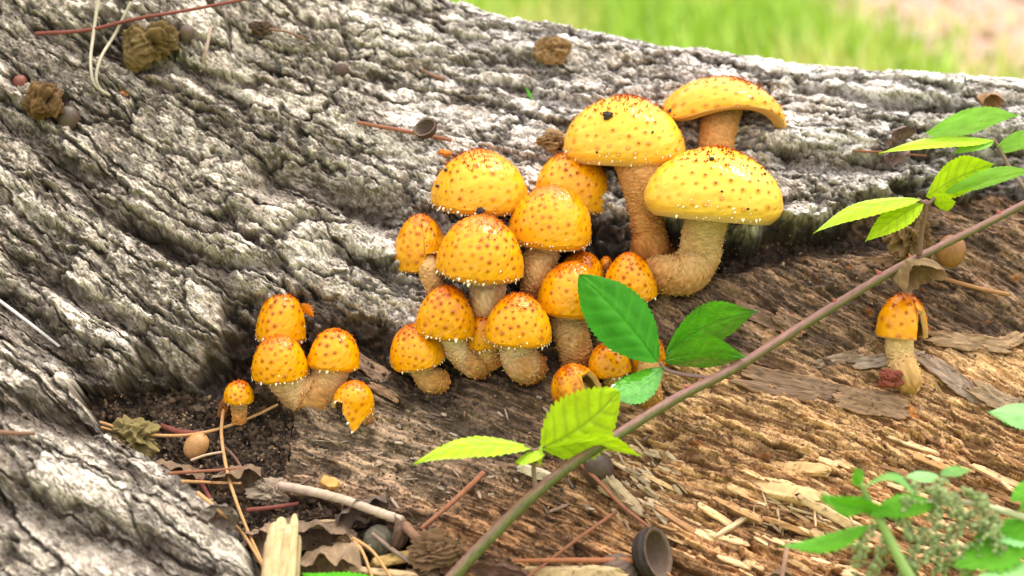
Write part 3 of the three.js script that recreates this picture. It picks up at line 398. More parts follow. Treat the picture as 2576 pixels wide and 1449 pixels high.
mushroom({ label: 'big smooth orange mushroom at the front centre with a ring of white teeth', group: GC, cx: 1206, top: 543, bottom: 718, W: 227, d: 1.5, tau: 13, rho: 5, lip: 0.3, exp: 1.05, pale: 0.08, seed: 18, gap: 3.2, tooth: 1.25, stem: [[1228, 722, 1.1, 90], [1224, 760, 0.9, 86], [1240, 840, 0.0, 76]], stemTop: [0.66, 0.55, 0.38] });
mushroom({ label: 'dark spotted orange mushroom above the lowest left one of the large clump', group: GC, cx: 1118, top: 718, bottom: 858, W: 153, d: 1.9, tau: 13, rho: 6, lip: 0.3, exp: 1.02, seed: 19, dark: 0.2, gap: 2.9, tooth: 1.1, stem: [[1142, 862, 1.5, 66], [1165, 895, 1.2, 68], [1195, 920, 0.7, 66], [1225, 925, 0.2, 60]], stemTop: [0.68, 0.58, 0.4] });
mushroom({ label: 'lowest left mushroom of the large clump, its prickly cap tilted to the left', group: GC, cx: 1053, top: 814, bottom: 934, W: 140, d: 1.6, tau: 13, rho: -10, lip: 0.3, exp: 1.0, seed: 20, gap: 2.5, notch: [{ az: -72, w: 16, to: 1.45 }], stem: [[1066, 936, 1.3, 58], [1080, 955, 1.1, 66], [1110, 962, 0.7, 62]], stemLow: [0.5, 0.28, 0.09] });
mushroom({ label: 'orange mushroom at the front with a thick pale stem, left of the dark green leaf', group: GC, cx: 1301, top: 737, bottom: 878, W: 168, d: 2.5, tau: 13, rho: 2, lip: 0.32, exp: 1.04, pale: 0.05, seed: 21, gap: 2.9, tooth: 1.15, stem: [[1302, 880, 2.1, 92], [1314, 915, 1.7, 94], [1340, 925, 1.0, 84]], stemTop: [0.66, 0.56, 0.38] });
mushroom({ label: 'small mushroom squeezed in behind the front orange one with the thick stem', group: GC, cx: 1222, top: 786, bottom: 884, W: 92, d: 1.3, tau: 13, rho: -4, lip: 0.3, seed: 22, gap: 2.6, stem: [[1228, 886, 1.1, 60], [1245, 915, 0.8, 60]] });
mushroom({ label: 'tall orange mushroom partly covered by the dark green leaf, long pale stem below', group: GC, cx: 1434, top: 660, bottom: 804, W: 176, d: 1.1, tau: 12, rho: 4, lip: 0.3, exp: 1.02, seed: 23, gap: 2.7, stem: [[1430, 806, 0.9, 90], [1442, 860, 0.9, 88], [1460, 930, 0.5, 84]], stemTop: [0.62, 0.5, 0.3] });
mushroom({ label: 'crusty brown orange cap peeping out behind the tall one covered by the leaf', group: GC, cx: 1462, top: 633, bottom: 740, W: 124, d: -0.6, tau: 13, rho: 2, lip: 0.3, seed: 24, dark: 0.7, gap: 2.3, stem: [[1462, 745, -0.8, 50], [1462, 800, -1.2, 50]] });
mushroom({ label: 'small pointed orange mushroom right of the dark green leaf tip', group: GC, cx: 1586, top: 635, bottom: 766, W: 138, d: 0.7, tau: 11, rho: -3, lip: 0.3, exp: 1.15, seed: 25, gap: 2.5, stem: [[1588, 768, 0.5, 60], [1580, 800, 0.3, 54], [1565, 850, -0.2, 50]] });
mushroom({ label: 'tiny brown button between the crusty cap and the small pointed mushroom', group: GC, cx: 1524, top: 645, bottom: 682, W: 40, d: -0.9, tau: 8, seed: 26, dark: 1, gap: 1.7, toothGap: 0.004, stem: [[1524, 684, -1.0, 22], [1524, 710, -1.4, 22]] });
mushroom({ label: 'small orange mushroom tucked under the bramble leaves, pale teeth below', group: GC, cx: 1532, top: 862, bottom: 952, W: 106, d: 1.9, tau: 11, rho: -6, lip: 0.3, seed: 27, gap: 2.4, stem: [[1540, 954, 1.7, 48], [1545, 1000, 1.4, 44]] });
mushroom({ label: 'mushroom hidden behind the bramble leaves, only its stem and a red edge showing', group: GC, cx: 1632, top: 846, bottom: 950, W: 86, d: 1.3, tau: 13, rho: 6, lip: 0.3, seed: 28, dark: 0.6, gap: 2.2, stem: [[1632, 950, 1.2, 58], [1636, 995, 1.2, 56], [1640, 1030, 1.2, 52]], stemTop: [0.46, 0.3, 0.12], stemLow: [0.36, 0.2, 0.07] });
mushroom({ label: 'lowest dark spotted mushroom of the large clump, lopsided with an open side', group: GC, cx: 1452, top: 914, bottom: 1024, W: 128, d: 2.9, tau: 4, rho: -22, lip: 0.5, seed: 29, dark: 0.5, gap: 2.0, aEnd: 2.1, notch: [{ az: 50, w: 34, to: 0.95 }], stem: [[1470, 1000, 1.9, 46], [1478, 1030, 1.7, 44]], noTeeth: true });
mushroom({ label: 'tall barrel shaped mushroom at the top of the left clump with a torn flap', group: GL, cx: 705, top: 738, bottom: 880, W: 124, d: 0.7, tau: 3, rho: 3, lip: 0.55, exp: 0.74, seed: 31, gap: 3.2, aEnd: 2.0, stem: [[715, 885, 0.5, 60], [730, 950, 0.6, 60]] });
mushroom({ label: 'rounded front mushroom of the left clump, below the barrel shaped one', group: GL, cx: 706, top: 844, bottom: 968, W: 144, d: 2.5, tau: 13, rho: -3, lip: 0.34, exp: 0.92, seed: 32, noLift: true, gap: 2.9, stem: [[735, 970, 2.1, 96], [765, 990, 1.9, 118], [790, 1005, 1.9, 100], [800, 1015, 1.7, 90]], stemTop: [0.6, 0.46, 0.28], stemLow: [0.46, 0.28, 0.11], stemRough: 0.5 });
mushroom({ label: 'shiny topped mushroom at the right of the left clump', group: GL, cx: 839, top: 828, bottom: 940, W: 130, d: 2.0, tau: 5, rho: 5, lip: 0.36, exp: 0.84, seed: 33, noLift: true, gap: 3.2, wrinkle: 1.2, stem: [[828, 942, 1.8, 92], [816, 975, 1.8, 100], [805, 1012, 1.6, 90]], stemTop: [0.6, 0.44, 0.26], stemLow: [0.46, 0.28, 0.11], stemRough: 0.5 });
mushroom({ label: 'lopsided drooping mushroom at the lower right of the left clump', group: GL, cx: 886, top: 958, bottom: 1046, W: 110, d: 3.0, tau: 4, rho: 8, lip: 0.3, exp: 0.95, seed: 34, gap: 2.2, aEnd: 1.8, notch: [{ az: -50, w: 32, to: 1.28 }], droop: [{ az: 18, w: 26, dy: 0.85, from: 0.8 }], swell: [{ az: 18, w: 60, dr: -0.12, from: 1.0 }], stem: [[905, 1040, 2.5, 44], [925, 1050, 2.2, 44]] });
mushroom({ label: 'tiny round mushroom standing alone at the far left beside a pine needle', group: GL, cx: 601, top: 957, bottom: 1022, W: 78, d: 2.6, tau: 11, rho: 0, lip: 0.42, exp: 0.95, seed: 35, gap: 2.1, toothGap: 0.0035, tooth: 0.6, stem: [[602, 1024, 2.4, 38], [602, 1045, 2.4, 36], [602, 1062, 2.3, 38]], stemTop: [0.5, 0.38, 0.2], stemRough: 0.6 });
mushroom({ label: 'lone mushroom with a torn orange cap standing by itself on the bare wood at right', cx: 2268, top: 737, bottom: 862, W: 130, d: 1.6, tau: 4, rho: 4, lip: 0.25, exp: 0.98, seed: 36, gap: 4.2, aEnd: 1.85, noTeeth: true, notch: [{ az: 40, w: 20, to: 0.85 }], droop: [{ az: 85, w: 30, dy: -0.15 }], stem: [[2262, 864, 1.4, 70], [2268, 910, 1.3, 66], [2280, 945, 1.2, 70], [2284, 975, 1.0, 66]], stemTop: [0.6, 0.47, 0.26], stemLow: [0.46, 0.3, 0.12] });
// ---------------------------------------------------------------- bramble with leaflets
const leafMats = {
  wet: VC({ roughness: 0.5, specularIntensity: 0.25, clearcoat: 1, clearcoatRoughness: 0.07, transmission: 0.2, thickness: 0, bumpMap: grainTex, bumpScale: 0.0012 }),
  dark: VC({ roughness: 0.62, specularIntensity: 0.22, transmission: 0.2, thickness: 0, bumpMap: grainTex, bumpScale: 0.0002 }),
  pale: VC({ roughness: 0.8, specularIntensity: 0.3, transmission: 0.5, thickness: 0, bumpMap: grainTex, bumpScale: 0.0002 }),
};
const HUE = { dark: [0.024, 0.17, 0.001], mid: [0.07, 0.32, 0.002], pale: [0.44, 0.64, 0.004], palevein: [0.27, 0.4, 0.01], top: [0.26, 0.52, 0.07], darkvein: [0.04, 0.215, 0.004], midvein: [0.11, 0.38, 0.012], nettle: [0.11, 0.36, 0.01], nettlePale: [0.3, 0.6, 0.2], flap: [0.5, 0.14, 0.004] };
// leaflet from base to tip (photo pixels and depth); w half width in pixels; phi turns the blade about its midrib (0 = facing the viewer)
function leafletGeo(b, t, w, phi, o = {}) {
  const r = rngOf(o.seed ?? Math.round(b[0] * 7 + t[1])), B = at(...b), T = at(...t), ax = T.clone().sub(B), L = ax.length(), axn = ax.clone().normalize(), view = VV.clone().addScaledVector(axn, -VV.dot(axn)).normalize(), sideI = new THREE.Vector3().crossVectors(view, axn).normalize();
  const ph = phi * Math.PI / 180, side = sideI.clone().multiplyScalar(Math.cos(ph)).addScaledVector(view, Math.sin(ph)), nrm = new THREE.Vector3().crossVectors(axn, side).normalize(); if (nrm.dot(view) < 0) nrm.negate();
  const nu = 33, nv = 66, W = w * PXM, bow = (o.bow ?? 0) * PXM, bowd = (o.bowd ?? 0) / 100, fold = o.fold ?? 0.16, pk = o.peak ?? 0.42, teeth = o.teeth ?? 13, serr = o.serr ?? 0.11, col = HUE[o.hue ?? 'pale'], vein = HUE[o.vein ?? o.hue ?? 'pale'];
  const prof = (v) => { const a = v < pk ? Math.pow(Math.max(0, Math.sin(v / pk * 1.57)), 0.75) : Math.pow(Math.max(0, Math.cos((v - pk) / (1 - pk) * 1.57)), o.sharp ?? 1.15); return Math.max(0.002, a); };
  const nVein = o.nVein ?? 7, vd = (u, v) => { const s = Math.abs(u), x = (v * 1.0 - s * 0.17) * nVein, f = Math.abs(x - Math.round(x)); return Math.min(f / nVein * 2.4, 1); };
  return gridGeo(nu, nv, (i, j) => {
    const u = i / (nu - 1) * 2 - 1, v = j / (nv - 1), p = B.clone().addScaledVector(ax, v).addScaledVector(sideI, bow * Math.sin(v * Math.PI)).addScaledVector(view, bowd * Math.sin(v * Math.PI));
    const tooth = 1 + serr * (((v * teeth * (1 + 0.25 * v) + (u > 0 ? 0.4 : 0)) % 1) - 0.5) * 2 * sstep(0.75, 1, Math.abs(u)) + 0.04 * pn(v * 9 + w, u > 0 ? 3 : 7), ww = W * prof(v) * tooth, dv = vd(u, v), mv = Math.abs(u);
    const e = -fold * Math.abs(u) * ww + W * (o.relief ?? 0.03) * sstep(0, 0.16, dv) * (1 - mv) * prof(v) - W * 0.05 * sstep(0.12, 0, mv) + W * (o.wave ?? 0.07) * pn(v * 3.3 + b[0], u * 1.6) + W * (o.curl ?? 0) * u;
    return p.addScaledVector(side, u * ww).addScaledVector(nrm, e);
  }, (i, j) => {
    const u = i / (nu - 1) * 2 - 1, v = j / (nv - 1), dv = vd(u, v), mv = Math.abs(u), k = Math.max(sstep(0.075, 0.02, mv), sstep(0.07, 0.015, dv) * 0.6 * sstep(1.05, 0.7, mv)), n = 1 + 0.3 * pn(u * 3 + b[0], v * 6) + 0.16 * pn(u * 12, v * 25 + b[1]);
    const sp = sstep(0.5, 0.6, pn(u * 7 + b[1], v * 16)) * (o.spots ?? 0.5);
    return [0, 1, 2].map((e) => mix(mix(col[e] * n, vein[e], k), [0.12, 0.07, 0.02][e], sp));
  });
}
function stalk(parent, name, pts, w, col, o = {}) { const P = pts.map((p) => at(...p)), ra = Array.isArray(w) ? w.map((x) => x * PXM / 2) : P.map(() => w * PXM / 2); return part(parent, name, tubeGeo(P, ra, { seg: o.seg ?? 30, rad: o.rad ?? 9, bump: o.bump ?? 0.06, freq: 400, seed: pts[0][0], color: (t, th, p, n) => typeof col === 'function' ? col(t, th, p, n) : jit(col, R0, 0.08) }), VC({ roughness: o.rough ?? 0.6 })); }
const bramble = thing('bramble', 'thorny bramble cane crossing diagonally in front of the mushrooms with serrated green leaves', 'bramble', null, at(1130, 1470, 10));
{
  const caneP = [[1105, 1490, 9.6], [1200, 1385, 9.2], [1350, 1238, 8.4], [1450, 1160, 7.8], [1560, 1090, 7.0], [1700, 1003, 6.0], [1850, 925, 5.0], [2030, 812, 3.9], [2230, 690, 2.6], [2345, 630, 2.0], [2470, 568, 1.2], [2620, 490, 0.4]];
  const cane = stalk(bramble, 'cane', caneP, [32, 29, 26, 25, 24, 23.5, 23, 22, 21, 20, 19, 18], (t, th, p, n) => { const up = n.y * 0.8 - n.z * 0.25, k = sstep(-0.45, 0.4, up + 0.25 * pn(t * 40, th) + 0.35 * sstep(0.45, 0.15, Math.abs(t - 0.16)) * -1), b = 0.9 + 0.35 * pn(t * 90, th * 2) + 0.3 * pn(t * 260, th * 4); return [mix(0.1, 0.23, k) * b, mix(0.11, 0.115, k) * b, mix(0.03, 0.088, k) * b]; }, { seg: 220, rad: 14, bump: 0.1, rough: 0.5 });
  const cv = spline(caneP.map((p) => at(...p))), r = rngOf(3);
  for (const [x, y, ang, s] of [[1560, 1072, 100, 1], [1675, 1040, -60, 0.7], [1722, 985, 110, 1.2], [1838, 918, 80, 1.1], [1835, 955, -40, 1.1], [1890, 918, -65, 0.8], [2050, 790, 95, 1.1], [2075, 785, 70, 0.8], [2115, 820, -70, 0.7], [2345, 612, 95, 1.2], [2430, 600, 75, 1.2], [2482, 553, 88, 1.5], [2510, 580, -30, 1.3], [1428, 1170, 110, 0.7], [1287, 1282, 140, 1.2], [1500, 1180, -70, 0.8], [1330, 1260, 100, 0.6]]) {
    let bt = 0, bd = 1e9; for (let t = 0; t <= 1; t += 0.004) { const d = cv.getPoint(t).distanceTo(at(x, y, 14 - t * 14)); const q = cv.getPoint(t), qq = q.clone().project(camera); const dd = Math.hypot((qq.x + 1) * 1288 - x, (1 - qq.y) * 724.5 - y); if (dd < bd) { bd = dd; bt = t; } }
    const p = cv.getPoint(bt), a = ang * Math.PI / 180, dir = new THREE.Vector3().addScaledVector(XV, Math.cos(a)).addScaledVector(UV, Math.sin(a)).addScaledVector(VV, (r() - 0.3) * 0.8).normalize(), tg = cv.getTangent(bt), rad = mix(16, 11, bt) * PXM * 0.6;
    const P0 = p.clone().addScaledVector(dir, rad); const g = gridGeo(8, 7, (i, j) => { const u = j / 6, th = i / 8 * 6.283, ww = (1 - u) ** 1.6 * 0.0009 * s + 0.00005, sd = new THREE.Vector3().crossVectors(dir, tg).normalize(); return P0.clone().addScaledVector(dir, u * 0.0031 * s).addScaledVector(tg, -u * u * 0.0015 * s + Math.cos(th) * ww * 1.9).addScaledVector(sd, Math.sin(th) * ww); }, (i, j) => { const u = j / 6; return [mix(0.22, 0.42, u), mix(0.016, 0.17, u), mix(0.03, 0.09, u)]; }, true);
    part(cane, 'thorn', g, VC({ roughness: 0.5 }));
  }
  const lf = (b, t, w, phi, o) => part(bramble, 'leaflet', leafletGeo(b, t, w, phi, o), leafMats[o.mat ?? 'pale'], o.label ? { label: o.label } : null);
  const st = [0.17, 0.1, 0.07];
  // trio in front of the mushrooms
  lf([1655, 912, 4.6], [1456, 690, 4.0], 78, 18, { mat: 'dark', hue: 'dark', vein: 'darkvein', fold: 0.1, bow: -6, peak: 0.5, sharp: 0.8, serr: 0.05, teeth: 16, label: 'dark green glossy leaflet', curl: 0.05 });
  lf([1675, 893, 4.6], [1905, 783, 3.8], 68, 38, { mat: 'wet', hue: 'mid', vein: 'midvein', bow: 16, fold: 0.1, serr: 0.05, peak: 0.5 });
  lf([1672, 908, 4.7], [1878, 900, 5.2], 58, 46, { mat: 'wet', hue: 'mid', vein: 'midvein', bow: 12, fold: 0.14, serr: 0.03, peak: 0.5 });
  lf([1668, 924, 4.7], [1512, 992, 5.4], 44, 38, { mat: 'wet', hue: 'mid', vein: 'midvein', bow: 18, fold: 0.12, serr: 0.06, peak: 0.5 });
  stalk(bramble, 'petiole', [[1660, 912, 4.55], [1672, 928, 4.5], [1720, 942, 4.7], [1800, 952, 5.3]], [9, 10, 10, 11], [0.2, 0.12, 0.1], { seg: 24 });
  // trio above the lower cane, seen from below with light coming through
  lf([1362, 1128, 8.4], [1559, 983, 7.6], 84, 20, { hue: 'pale', vein: 'palevein', fold: 0.05, bow: -14, peak: 0.42, sharp: 0.75, serr: 0.09, label: 'yellow green leaflet with the light shining through' });
  lf([1338, 1127, 8.4], [1040, 1168, 9.6], 66, 74, { hue: 'pale', vein: 'palevein', bow: -24, fold: 0.06, serr: 0.1, peak: 0.45 });
  lf([1368, 1132, 8.3], [1612, 1148, 7.4], 60, 68, { hue: 'pale', vein: 'palevein', bow: 22, fold: 0.08, serr: 0.09, peak: 0.5 });
  lf([1342, 1130, 8.3], [1316, 1172, 9.6], 34, 55, { hue: 'pale', vein: 'palevein', serr: 0.1 });
  lf([1350, 1132, 8.2], [1362, 1166, 9.2], 24, 60, { hue: 'pale', vein: 'palevein', serr: 0.1 });
  stalk(bramble, 'petiole', [[1342, 1128, 8.4], [1342, 1160, 8.4], [1344, 1200, 8.5], [1350, 1250, 8.4]], [12, 10, 11, 17], st);
  stalk(bramble, 'petiolule', [[1320, 1118, 8.45], [1340, 1133, 8.4], [1372, 1122, 8.3]], [7, 9, 7], st, { seg: 14 });
  // upper right sprays
  lf([2330, 494, 3.6], [2502, 412, 3.0], 54, 32, { hue: 'pale', vein: 'palevein', bow: 8, fold: 0.06, peak: 0.5, serr: 0.05 });
  lf([2316, 500, 3.6], [2046, 587, 4.2], 52, 68, { hue: 'pale', vein: 'palevein', bow: -22, fold: 0.1, serr: 0.06 });
  lf([2322, 510, 3.6], [2176, 608, 4.3], 38, 46, { hue: 'pale', vein: 'palevein', bow: -6, fold: 0.08, serr: 0.06 });
  lf([2378, 484, 3.4], [2610, 430, 2.6], 46, 62, { hue: 'top', bow: 8, fold: 0.08, serr: 0.06 });
  lf([2350, 512, 3.4], [2405, 508, 4.0], 26, 35, { hue: 'pale', vein: 'palevein', serr: 0.08 });
  stalk(bramble, 'petiole', [[2330, 504, 3.55], [2328, 540, 3.3], [2318, 590, 2.9], [2312, 642, 2.5]], [12, 11, 12, 16], st);
  stalk(bramble, 'petiolule', [[2308, 500, 3.6], [2332, 512, 3.55], [2352, 498, 3.5]], [8, 10, 8], st, { seg: 14 });
  lf([2330, 334, 0.4], [2566, 290, -0.8], 58, 58, { hue: 'top', bow: 4, fold: 0.1, serr: 0.05 });
  lf([2500, 352, 0.2], [2210, 386, 1.4], 44, 66, { hue: 'pale', bow: -14, fold: 0.12, serr: 0.05 });
  lf([2500, 352, 0.2], [2398, 388, 0.8], 30, 55, { hue: 'top', bow: -6, fold: 0.1, serr: 0.05 });
  lf([2508, 368, 0.2], [2612, 362, -0.4], 44, 56, { hue: 'top', bow: 6, fold: 0.1, serr: 0.05 });
  stalk(bramble, 'petiole', [[2496, 348, 0.1], [2515, 375, 0], [2545, 430, 0.1], [2600, 500, 0.4]], [10, 10, 11, 12], [0.2, 0.14, 0.1]);
}
// ---------------------------------------------------------------- nettle, close to the camera and out of focus
{
  const nt = thing('nettle', 'blurred nettle plant at the lower right with tassels of tiny grey green flowers', 'nettle', null, at(2300, 1500, 12));
  const nr = (p) => [p[0], p[1], p[2] + 3.6], lf = (b, t, w, phi, o = {}) => part(nt, 'leaf', leafletGeo(nr(b), nr(t), w, phi, { hue: 'nettle', serr: 0.16, teeth: 9, ...o }), leafMats.pale);
  const gs = [0.2, 0.29, 0.08];
  stalk(nt, 'stem', [[2330, 1520, 12.5], [2270, 1420, 12.2], [2225, 1330, 12], [2190, 1270, 12], [2165, 1215, 12.2]].map(nr), [24, 22, 19, 15, 10], gs);
  stalk(nt, 'stem', [[2600, 1310, 11], [2520, 1285, 11.2], [2440, 1265, 11.4], [2330, 1262, 11.6]].map(nr), [16, 14, 12, 8], [0.36, 0.36, 0.2]);
  lf([2195, 1250, 12.1], [2062, 1232, 12.8], 22, 35, { bow: 26 }); lf([2060, 1252, 12.6], [2262, 1282, 12], 22, 40, { bow: -8 }); lf([2355, 1268, 11.6], [2180, 1300, 12.4], 26, 30, { bow: -10 });
  lf([2168, 1222, 12.2], [2150, 1176, 12.6], 18, 25); lf([2170, 1228, 12.2], [2310, 1262, 12.5], 20, 62, { bow: 34, hue: 'nettlePale' }); lf([2185, 1320, 12], [1956, 1372, 13], 24, 52, { bow: 16 });
  lf([2600, 1300, 11], [2394, 1428, 12.5], 52, 40, { bow: 14, hue: 'nettle' }); lf([2610, 1290, 10.8], [2480, 1350, 11.8], 40, 58, { bow: 22, hue: 'nettlePale' }); lf([2640, 1420, 12], [2440, 1460, 13], 44, 50, { bow: 12, hue: 'nettlePale' });
  lf([2360, 1195, 10.5], [2275, 1200, 11], 20, 60, { hue: 'nettlePale' }); lf([2365, 1195, 10.5], [2445, 1182, 11], 22, 50, { hue: 'nettlePale' }); lf([2620, 1210, 11], [2540, 1262, 11.6], 24, 40); lf([2640, 1130, 9], [2560, 1300, 10], 20, 60, { hue: 'nettle' });
  const r = rngOf(9), bud = new THREE.IcosahedronGeometry(1, 0).toNonIndexed(); bud.deleteAttribute('uv');
  const tas = [[2200, 1310, 2150, 1440], [2230, 1345, 2180, 1460], [2370, 1200, 2360, 1300], [2400, 1240, 2420, 1330], [2300, 1215, 2270, 1290], [2350, 1280, 2330, 1410], [2400, 1280, 2395, 1420], [2440, 1280, 2455, 1400], [2320, 1330, 2290, 1460], [2360, 1350, 2370, 1470], [2420, 1370, 2440, 1470], [2280, 1400, 2260, 1480], [2470, 1260, 2500, 1350], [2250, 1300, 2290, 1360], [2430, 1230, 2480, 1270], [2340, 1230, 2400, 1260], [2500, 1300, 2520, 1400]];
  for (const [x0, y0, x1, y1] of tas) {
    const gs2 = [], bx = (r() - 0.5) * 30; for (let i = 0; i < 95; i++) { const t = r(), g = bud.clone(), s = 0.00045 + r() * 0.0005, sp = 16 * Math.sin(Math.PI * (0.15 + 0.8 * t)) + 3, p = at(mix(x0, x1, t) + bx * Math.sin(t * 3) + (r() + r() - 1) * sp * 1.6, mix(y0, y1, t) + (r() - 0.5) * 14, 15 + (r() - 0.5) * 1.4), c = jit([0.23, 0.27, 0.11], r, 0.35), n = g.attributes.position.count, C = new Float32Array(n * 3); for (let e = 0; e < n; e++) C.set(c, e * 3); g.setAttribute('color', new THREE.BufferAttribute(C, 3)); g.scale(s, s * 1.25, s); g.rotateZ(r() * 3); g.translate(p.x, p.y, p.z); gs2.push(g); }
    part(nt, 'flower_tassel', mergeGeometries(gs2), VC({ roughness: 0.9, side: THREE.FrontSide }), { kind: 'stuff' });
  }
  const sp = thing('leaf_sprig', 'pale blurred leaf sprig poking in at the right edge above the nettle', 'leaf', null, at(2600, 1060, 9));
  part(sp, 'leaf', leafletGeo([2640, 1030, 9], [2484, 1036, 9.6], 40, 48, { hue: 'nettlePale', serr: 0.08, bow: 10 }), leafMats.pale); part(sp, 'leaf', leafletGeo([2640, 1062, 9], [2520, 1066, 9.4], 20, 40, { hue: 'nettle', serr: 0.08, bow: -4 }), leafMats.pale);
  single('bramble_leaf', leafletGeo([960, 1462, 10], [755, 1440, 10.4], 34, 35, { hue: 'mid', mat: 'dark', bow: 18, serr: 0.08 }), leafMats.dark, 'green leaf cut off by the bottom edge beside the splintered stub', 'leaf');
  const bg = thing('grass_tuft', 'short dark green grass blades at the lower left corner in front of the bark', 'grass blades', null, at(120, 1470, 13));
  for (const [b, t, w, bow] of [[[128, 1475, 13], [82, 1366, 12.2], 13, 6], [[150, 1478, 13], [98, 1408, 12.5], 9, 4], [[70, 1480, 13], [76, 1440, 12.8], 8, 2]]) part(bg, 'blade', leafletGeo(b, t, w, 25, { hue: 'nettle', serr: 0, bow, peak: 0.3, nVein: 1, fold: 0.3, spots: 0 }), leafMats.pale);
  single('grass_sprout', leafletGeo([1340, 252, surf(1340, 252) + 0.1], [1322, 216, surf(1322, 216) + 0.9], 5, 20, { hue: 'mid', serr: 0, nVein: 1, spots: 0 }), leafMats.pale, 'single tiny green blade sprouting from the bark near the log top', 'grass blade');
}
// ---------------------------------------------------------------- litter: twigs, needles, acorns, dead leaves
const dryMat = VC({ roughness: 0.85, bumpMap: grainTex, bumpScale: 0.0002 }), nutMat = VC({ roughness: 0.45, clearcoat: 0.2, clearcoatRoughness: 0.4 });
const WD = { rust: [0.24, 0.095, 0.05], red: [0.17, 0.05, 0.035], grey: [0.4, 0.29, 0.21], brown: [0.19, 0.1, 0.06], tan: [0.46, 0.25, 0.1], pale: [0.46, 0.33, 0.2], dark: [0.09, 0.055, 0.045], straw: [0.42, 0.36, 0.25], white: [0.5, 0.47, 0.42] };
// pts: [px, py, lift] ; width in px ; the stick lies on what is below unless a depth is set
function stick(name, label, cat, pts, w, col, o = {}) {
  const P = []; const rr = w * PXM / 2;
  let ds = pts.map(([x, y, l]) => surf(x, y) + (l ?? 0) + rr * 100 * 1.1);
  if (pts.length === 2 && !o.free) { // straight: lift clear of the highest bump in between
    let up = 0; for (let t = 0; t <= 1; t += 0.1) up = Math.max(up, surf(mix(pts[0][0], pts[1][0], t), mix(pts[0][1], pts[1][1], t)) - mix(ds[0], ds[1], t)); ds = ds.map((d) => d + up * 0.75);
  }
  pts.forEach((p, i) => P.push(at(p[0], p[1], ds[i])));
  if (P.length === 2) P.splice(1, 0, P[0].clone().lerp(P[1], 0.5).addScaledVector(UV, (o.bend ?? 3) * PXM));
  const n = P.length, r = rngOf(Math.round(pts[0][0] * 3 + pts[0][1])), ra = P.map((_, i) => rr * mix(o.w0 ?? 1, o.w1 ?? 0.75, i / (n - 1)));
  const len = spline(P).getLength();
  return single(name, tubeGeo(P, ra, { seg: Math.min(120, Math.max(20, Math.round(len / 0.0011))), rad: w > 12 ? 12 : 8, bump: o.bump ?? 0.14, freq: o.freq ?? 220, seed: pts[0][0] * 0.1, color: (t, th) => { const b = 1 + 0.35 * pn(t * len * 500 + pts[0][1], th) + 0.2 * pn(t * len * 2200, th * 3); const c = o.col2 ? [0, 1, 2].map((e) => mix(col[e], o.col2[e], sstep(0.2, 0.8, t))) : col; return c.map((x) => x * b); } }), o.mat ?? dryMat, label, cat, o.group, at(pts[0][0], pts[0][1], ds[0]));
}
const needle = (label, pts, w = 7, col = WD.tan, o = {}) => stick('pine_needle', label, 'pine needle', pts, w, col, { bump: 0.05, w1: 0.8, ...o });
const twig = (label, pts, w, col, o = {}) => stick('twig', label, 'twig', pts, w, col, o);
needle('pale doubled pine needle standing curved on the bark at the upper left, left strand', [[248, -6, 1.2], [236, 80, 1.4], [228, 165, 1.0], [240, 215, 0.3], [276, 240, 0.1]], 9, WD.straw);
needle('pale doubled pine needle at the upper left, right strand leaning right', [[330, 5, 1.3], [290, 85, 1.6], [252, 150, 1.1], [243, 205, 0.5], [262, 236, 0.15]], 9, WD.straw);
needle('silvery needle slanting down from the left edge of the bark', [[-30, 735, 0.6], [70, 810, 0.5], [150, 872, 0.1]], 9, WD.white);
needle('long bowed needle from the olive husk up to the left mushroom clump', [[250, 1062, 0.6], [340, 1088, 1.0], [440, 1096, 0.9], [540, 1082, 0.8], [640, 1046, 0.6], [700, 1017, 0.4]], 9, WD.tan);
needle('long upright needle from the tiny mushroom down to the splintered stub', [[565, 1012, 0.7], [557, 1085, 1.0], [568, 1170, 1.2], [590, 1250, 1.2], [625, 1340, 1.4], [672, 1440, 1.6]], 9, WD.tan);
needle('curved tan needle rising from behind the root to the splintered stub', [[498, 1240, 0.8], [552, 1285, 1.0], [612, 1345, 1.3], [668, 1436, 1.6]], 9, WD.tan);
needle('rust brown needle lying level below the pale nut, upper of two', [[425, 1191, 1.0], [530, 1184, 1.3], [636, 1176, 1.2]], 8, WD.rust);
needle('tan needle lying level above the root, lower of two', [[458, 1211, 0.9], [535, 1214, 1.2], [606, 1216, 1.3]], 8, WD.tan);
needle('short tan needle beside the pale nut', [[480, 1158, 1.0], [560, 1137, 1.1]], 7, WD.pale);
needle('short tan needle end below the olive husk', [[254, 1075, 0.3], [300, 1095, 0.5]], 7, WD.tan);
needle('tan needle bending down beside the two acorn cups, left of a pair', [[885, 1356, 1.2], [910, 1385, 1.3], [938, 1455, 1.4]], 8, WD.tan);
needle('tan needle bending down beside the two acorn cups, right of a pair', [[888, 1354, 1.3], [935, 1385, 1.4], [985, 1455, 1.4]], 8, WD.tan);
twig('reddish brown twig lying across the bark beside a dark acorn cup', [[898, 308, 0.2], [1020, 330, 0.35], [1136, 353, 0.1]], 11, WD.rust, { w0: 0.9, w1: 1 });
twig('thick grey brown twig with a knob at the bottom centre left', [[702, 1222, 0.5], [780, 1236, 0.8], [860, 1256, 0.8], [950, 1288, 0.8], [1012, 1310, 0.8]], 22, WD.grey, { bump: 0.22, freq: 500, w1: 1 });
twig('knobbly reddish end of broken twig beside the crumpled leaf pile', [[1018, 1322, 0.7], [1045, 1350, 0.7], [1078, 1378, 0.5]], 24, WD.brown, { bump: 0.3, freq: 500 });
twig('straight brown twig leaning up towards the left leaf tip of the bramble', [[1058, 1332, 0.5], [1140, 1262, 0.8], [1216, 1190, 0.4]], 13, WD.rust, { w0: 0.8, w1: 1.1 });
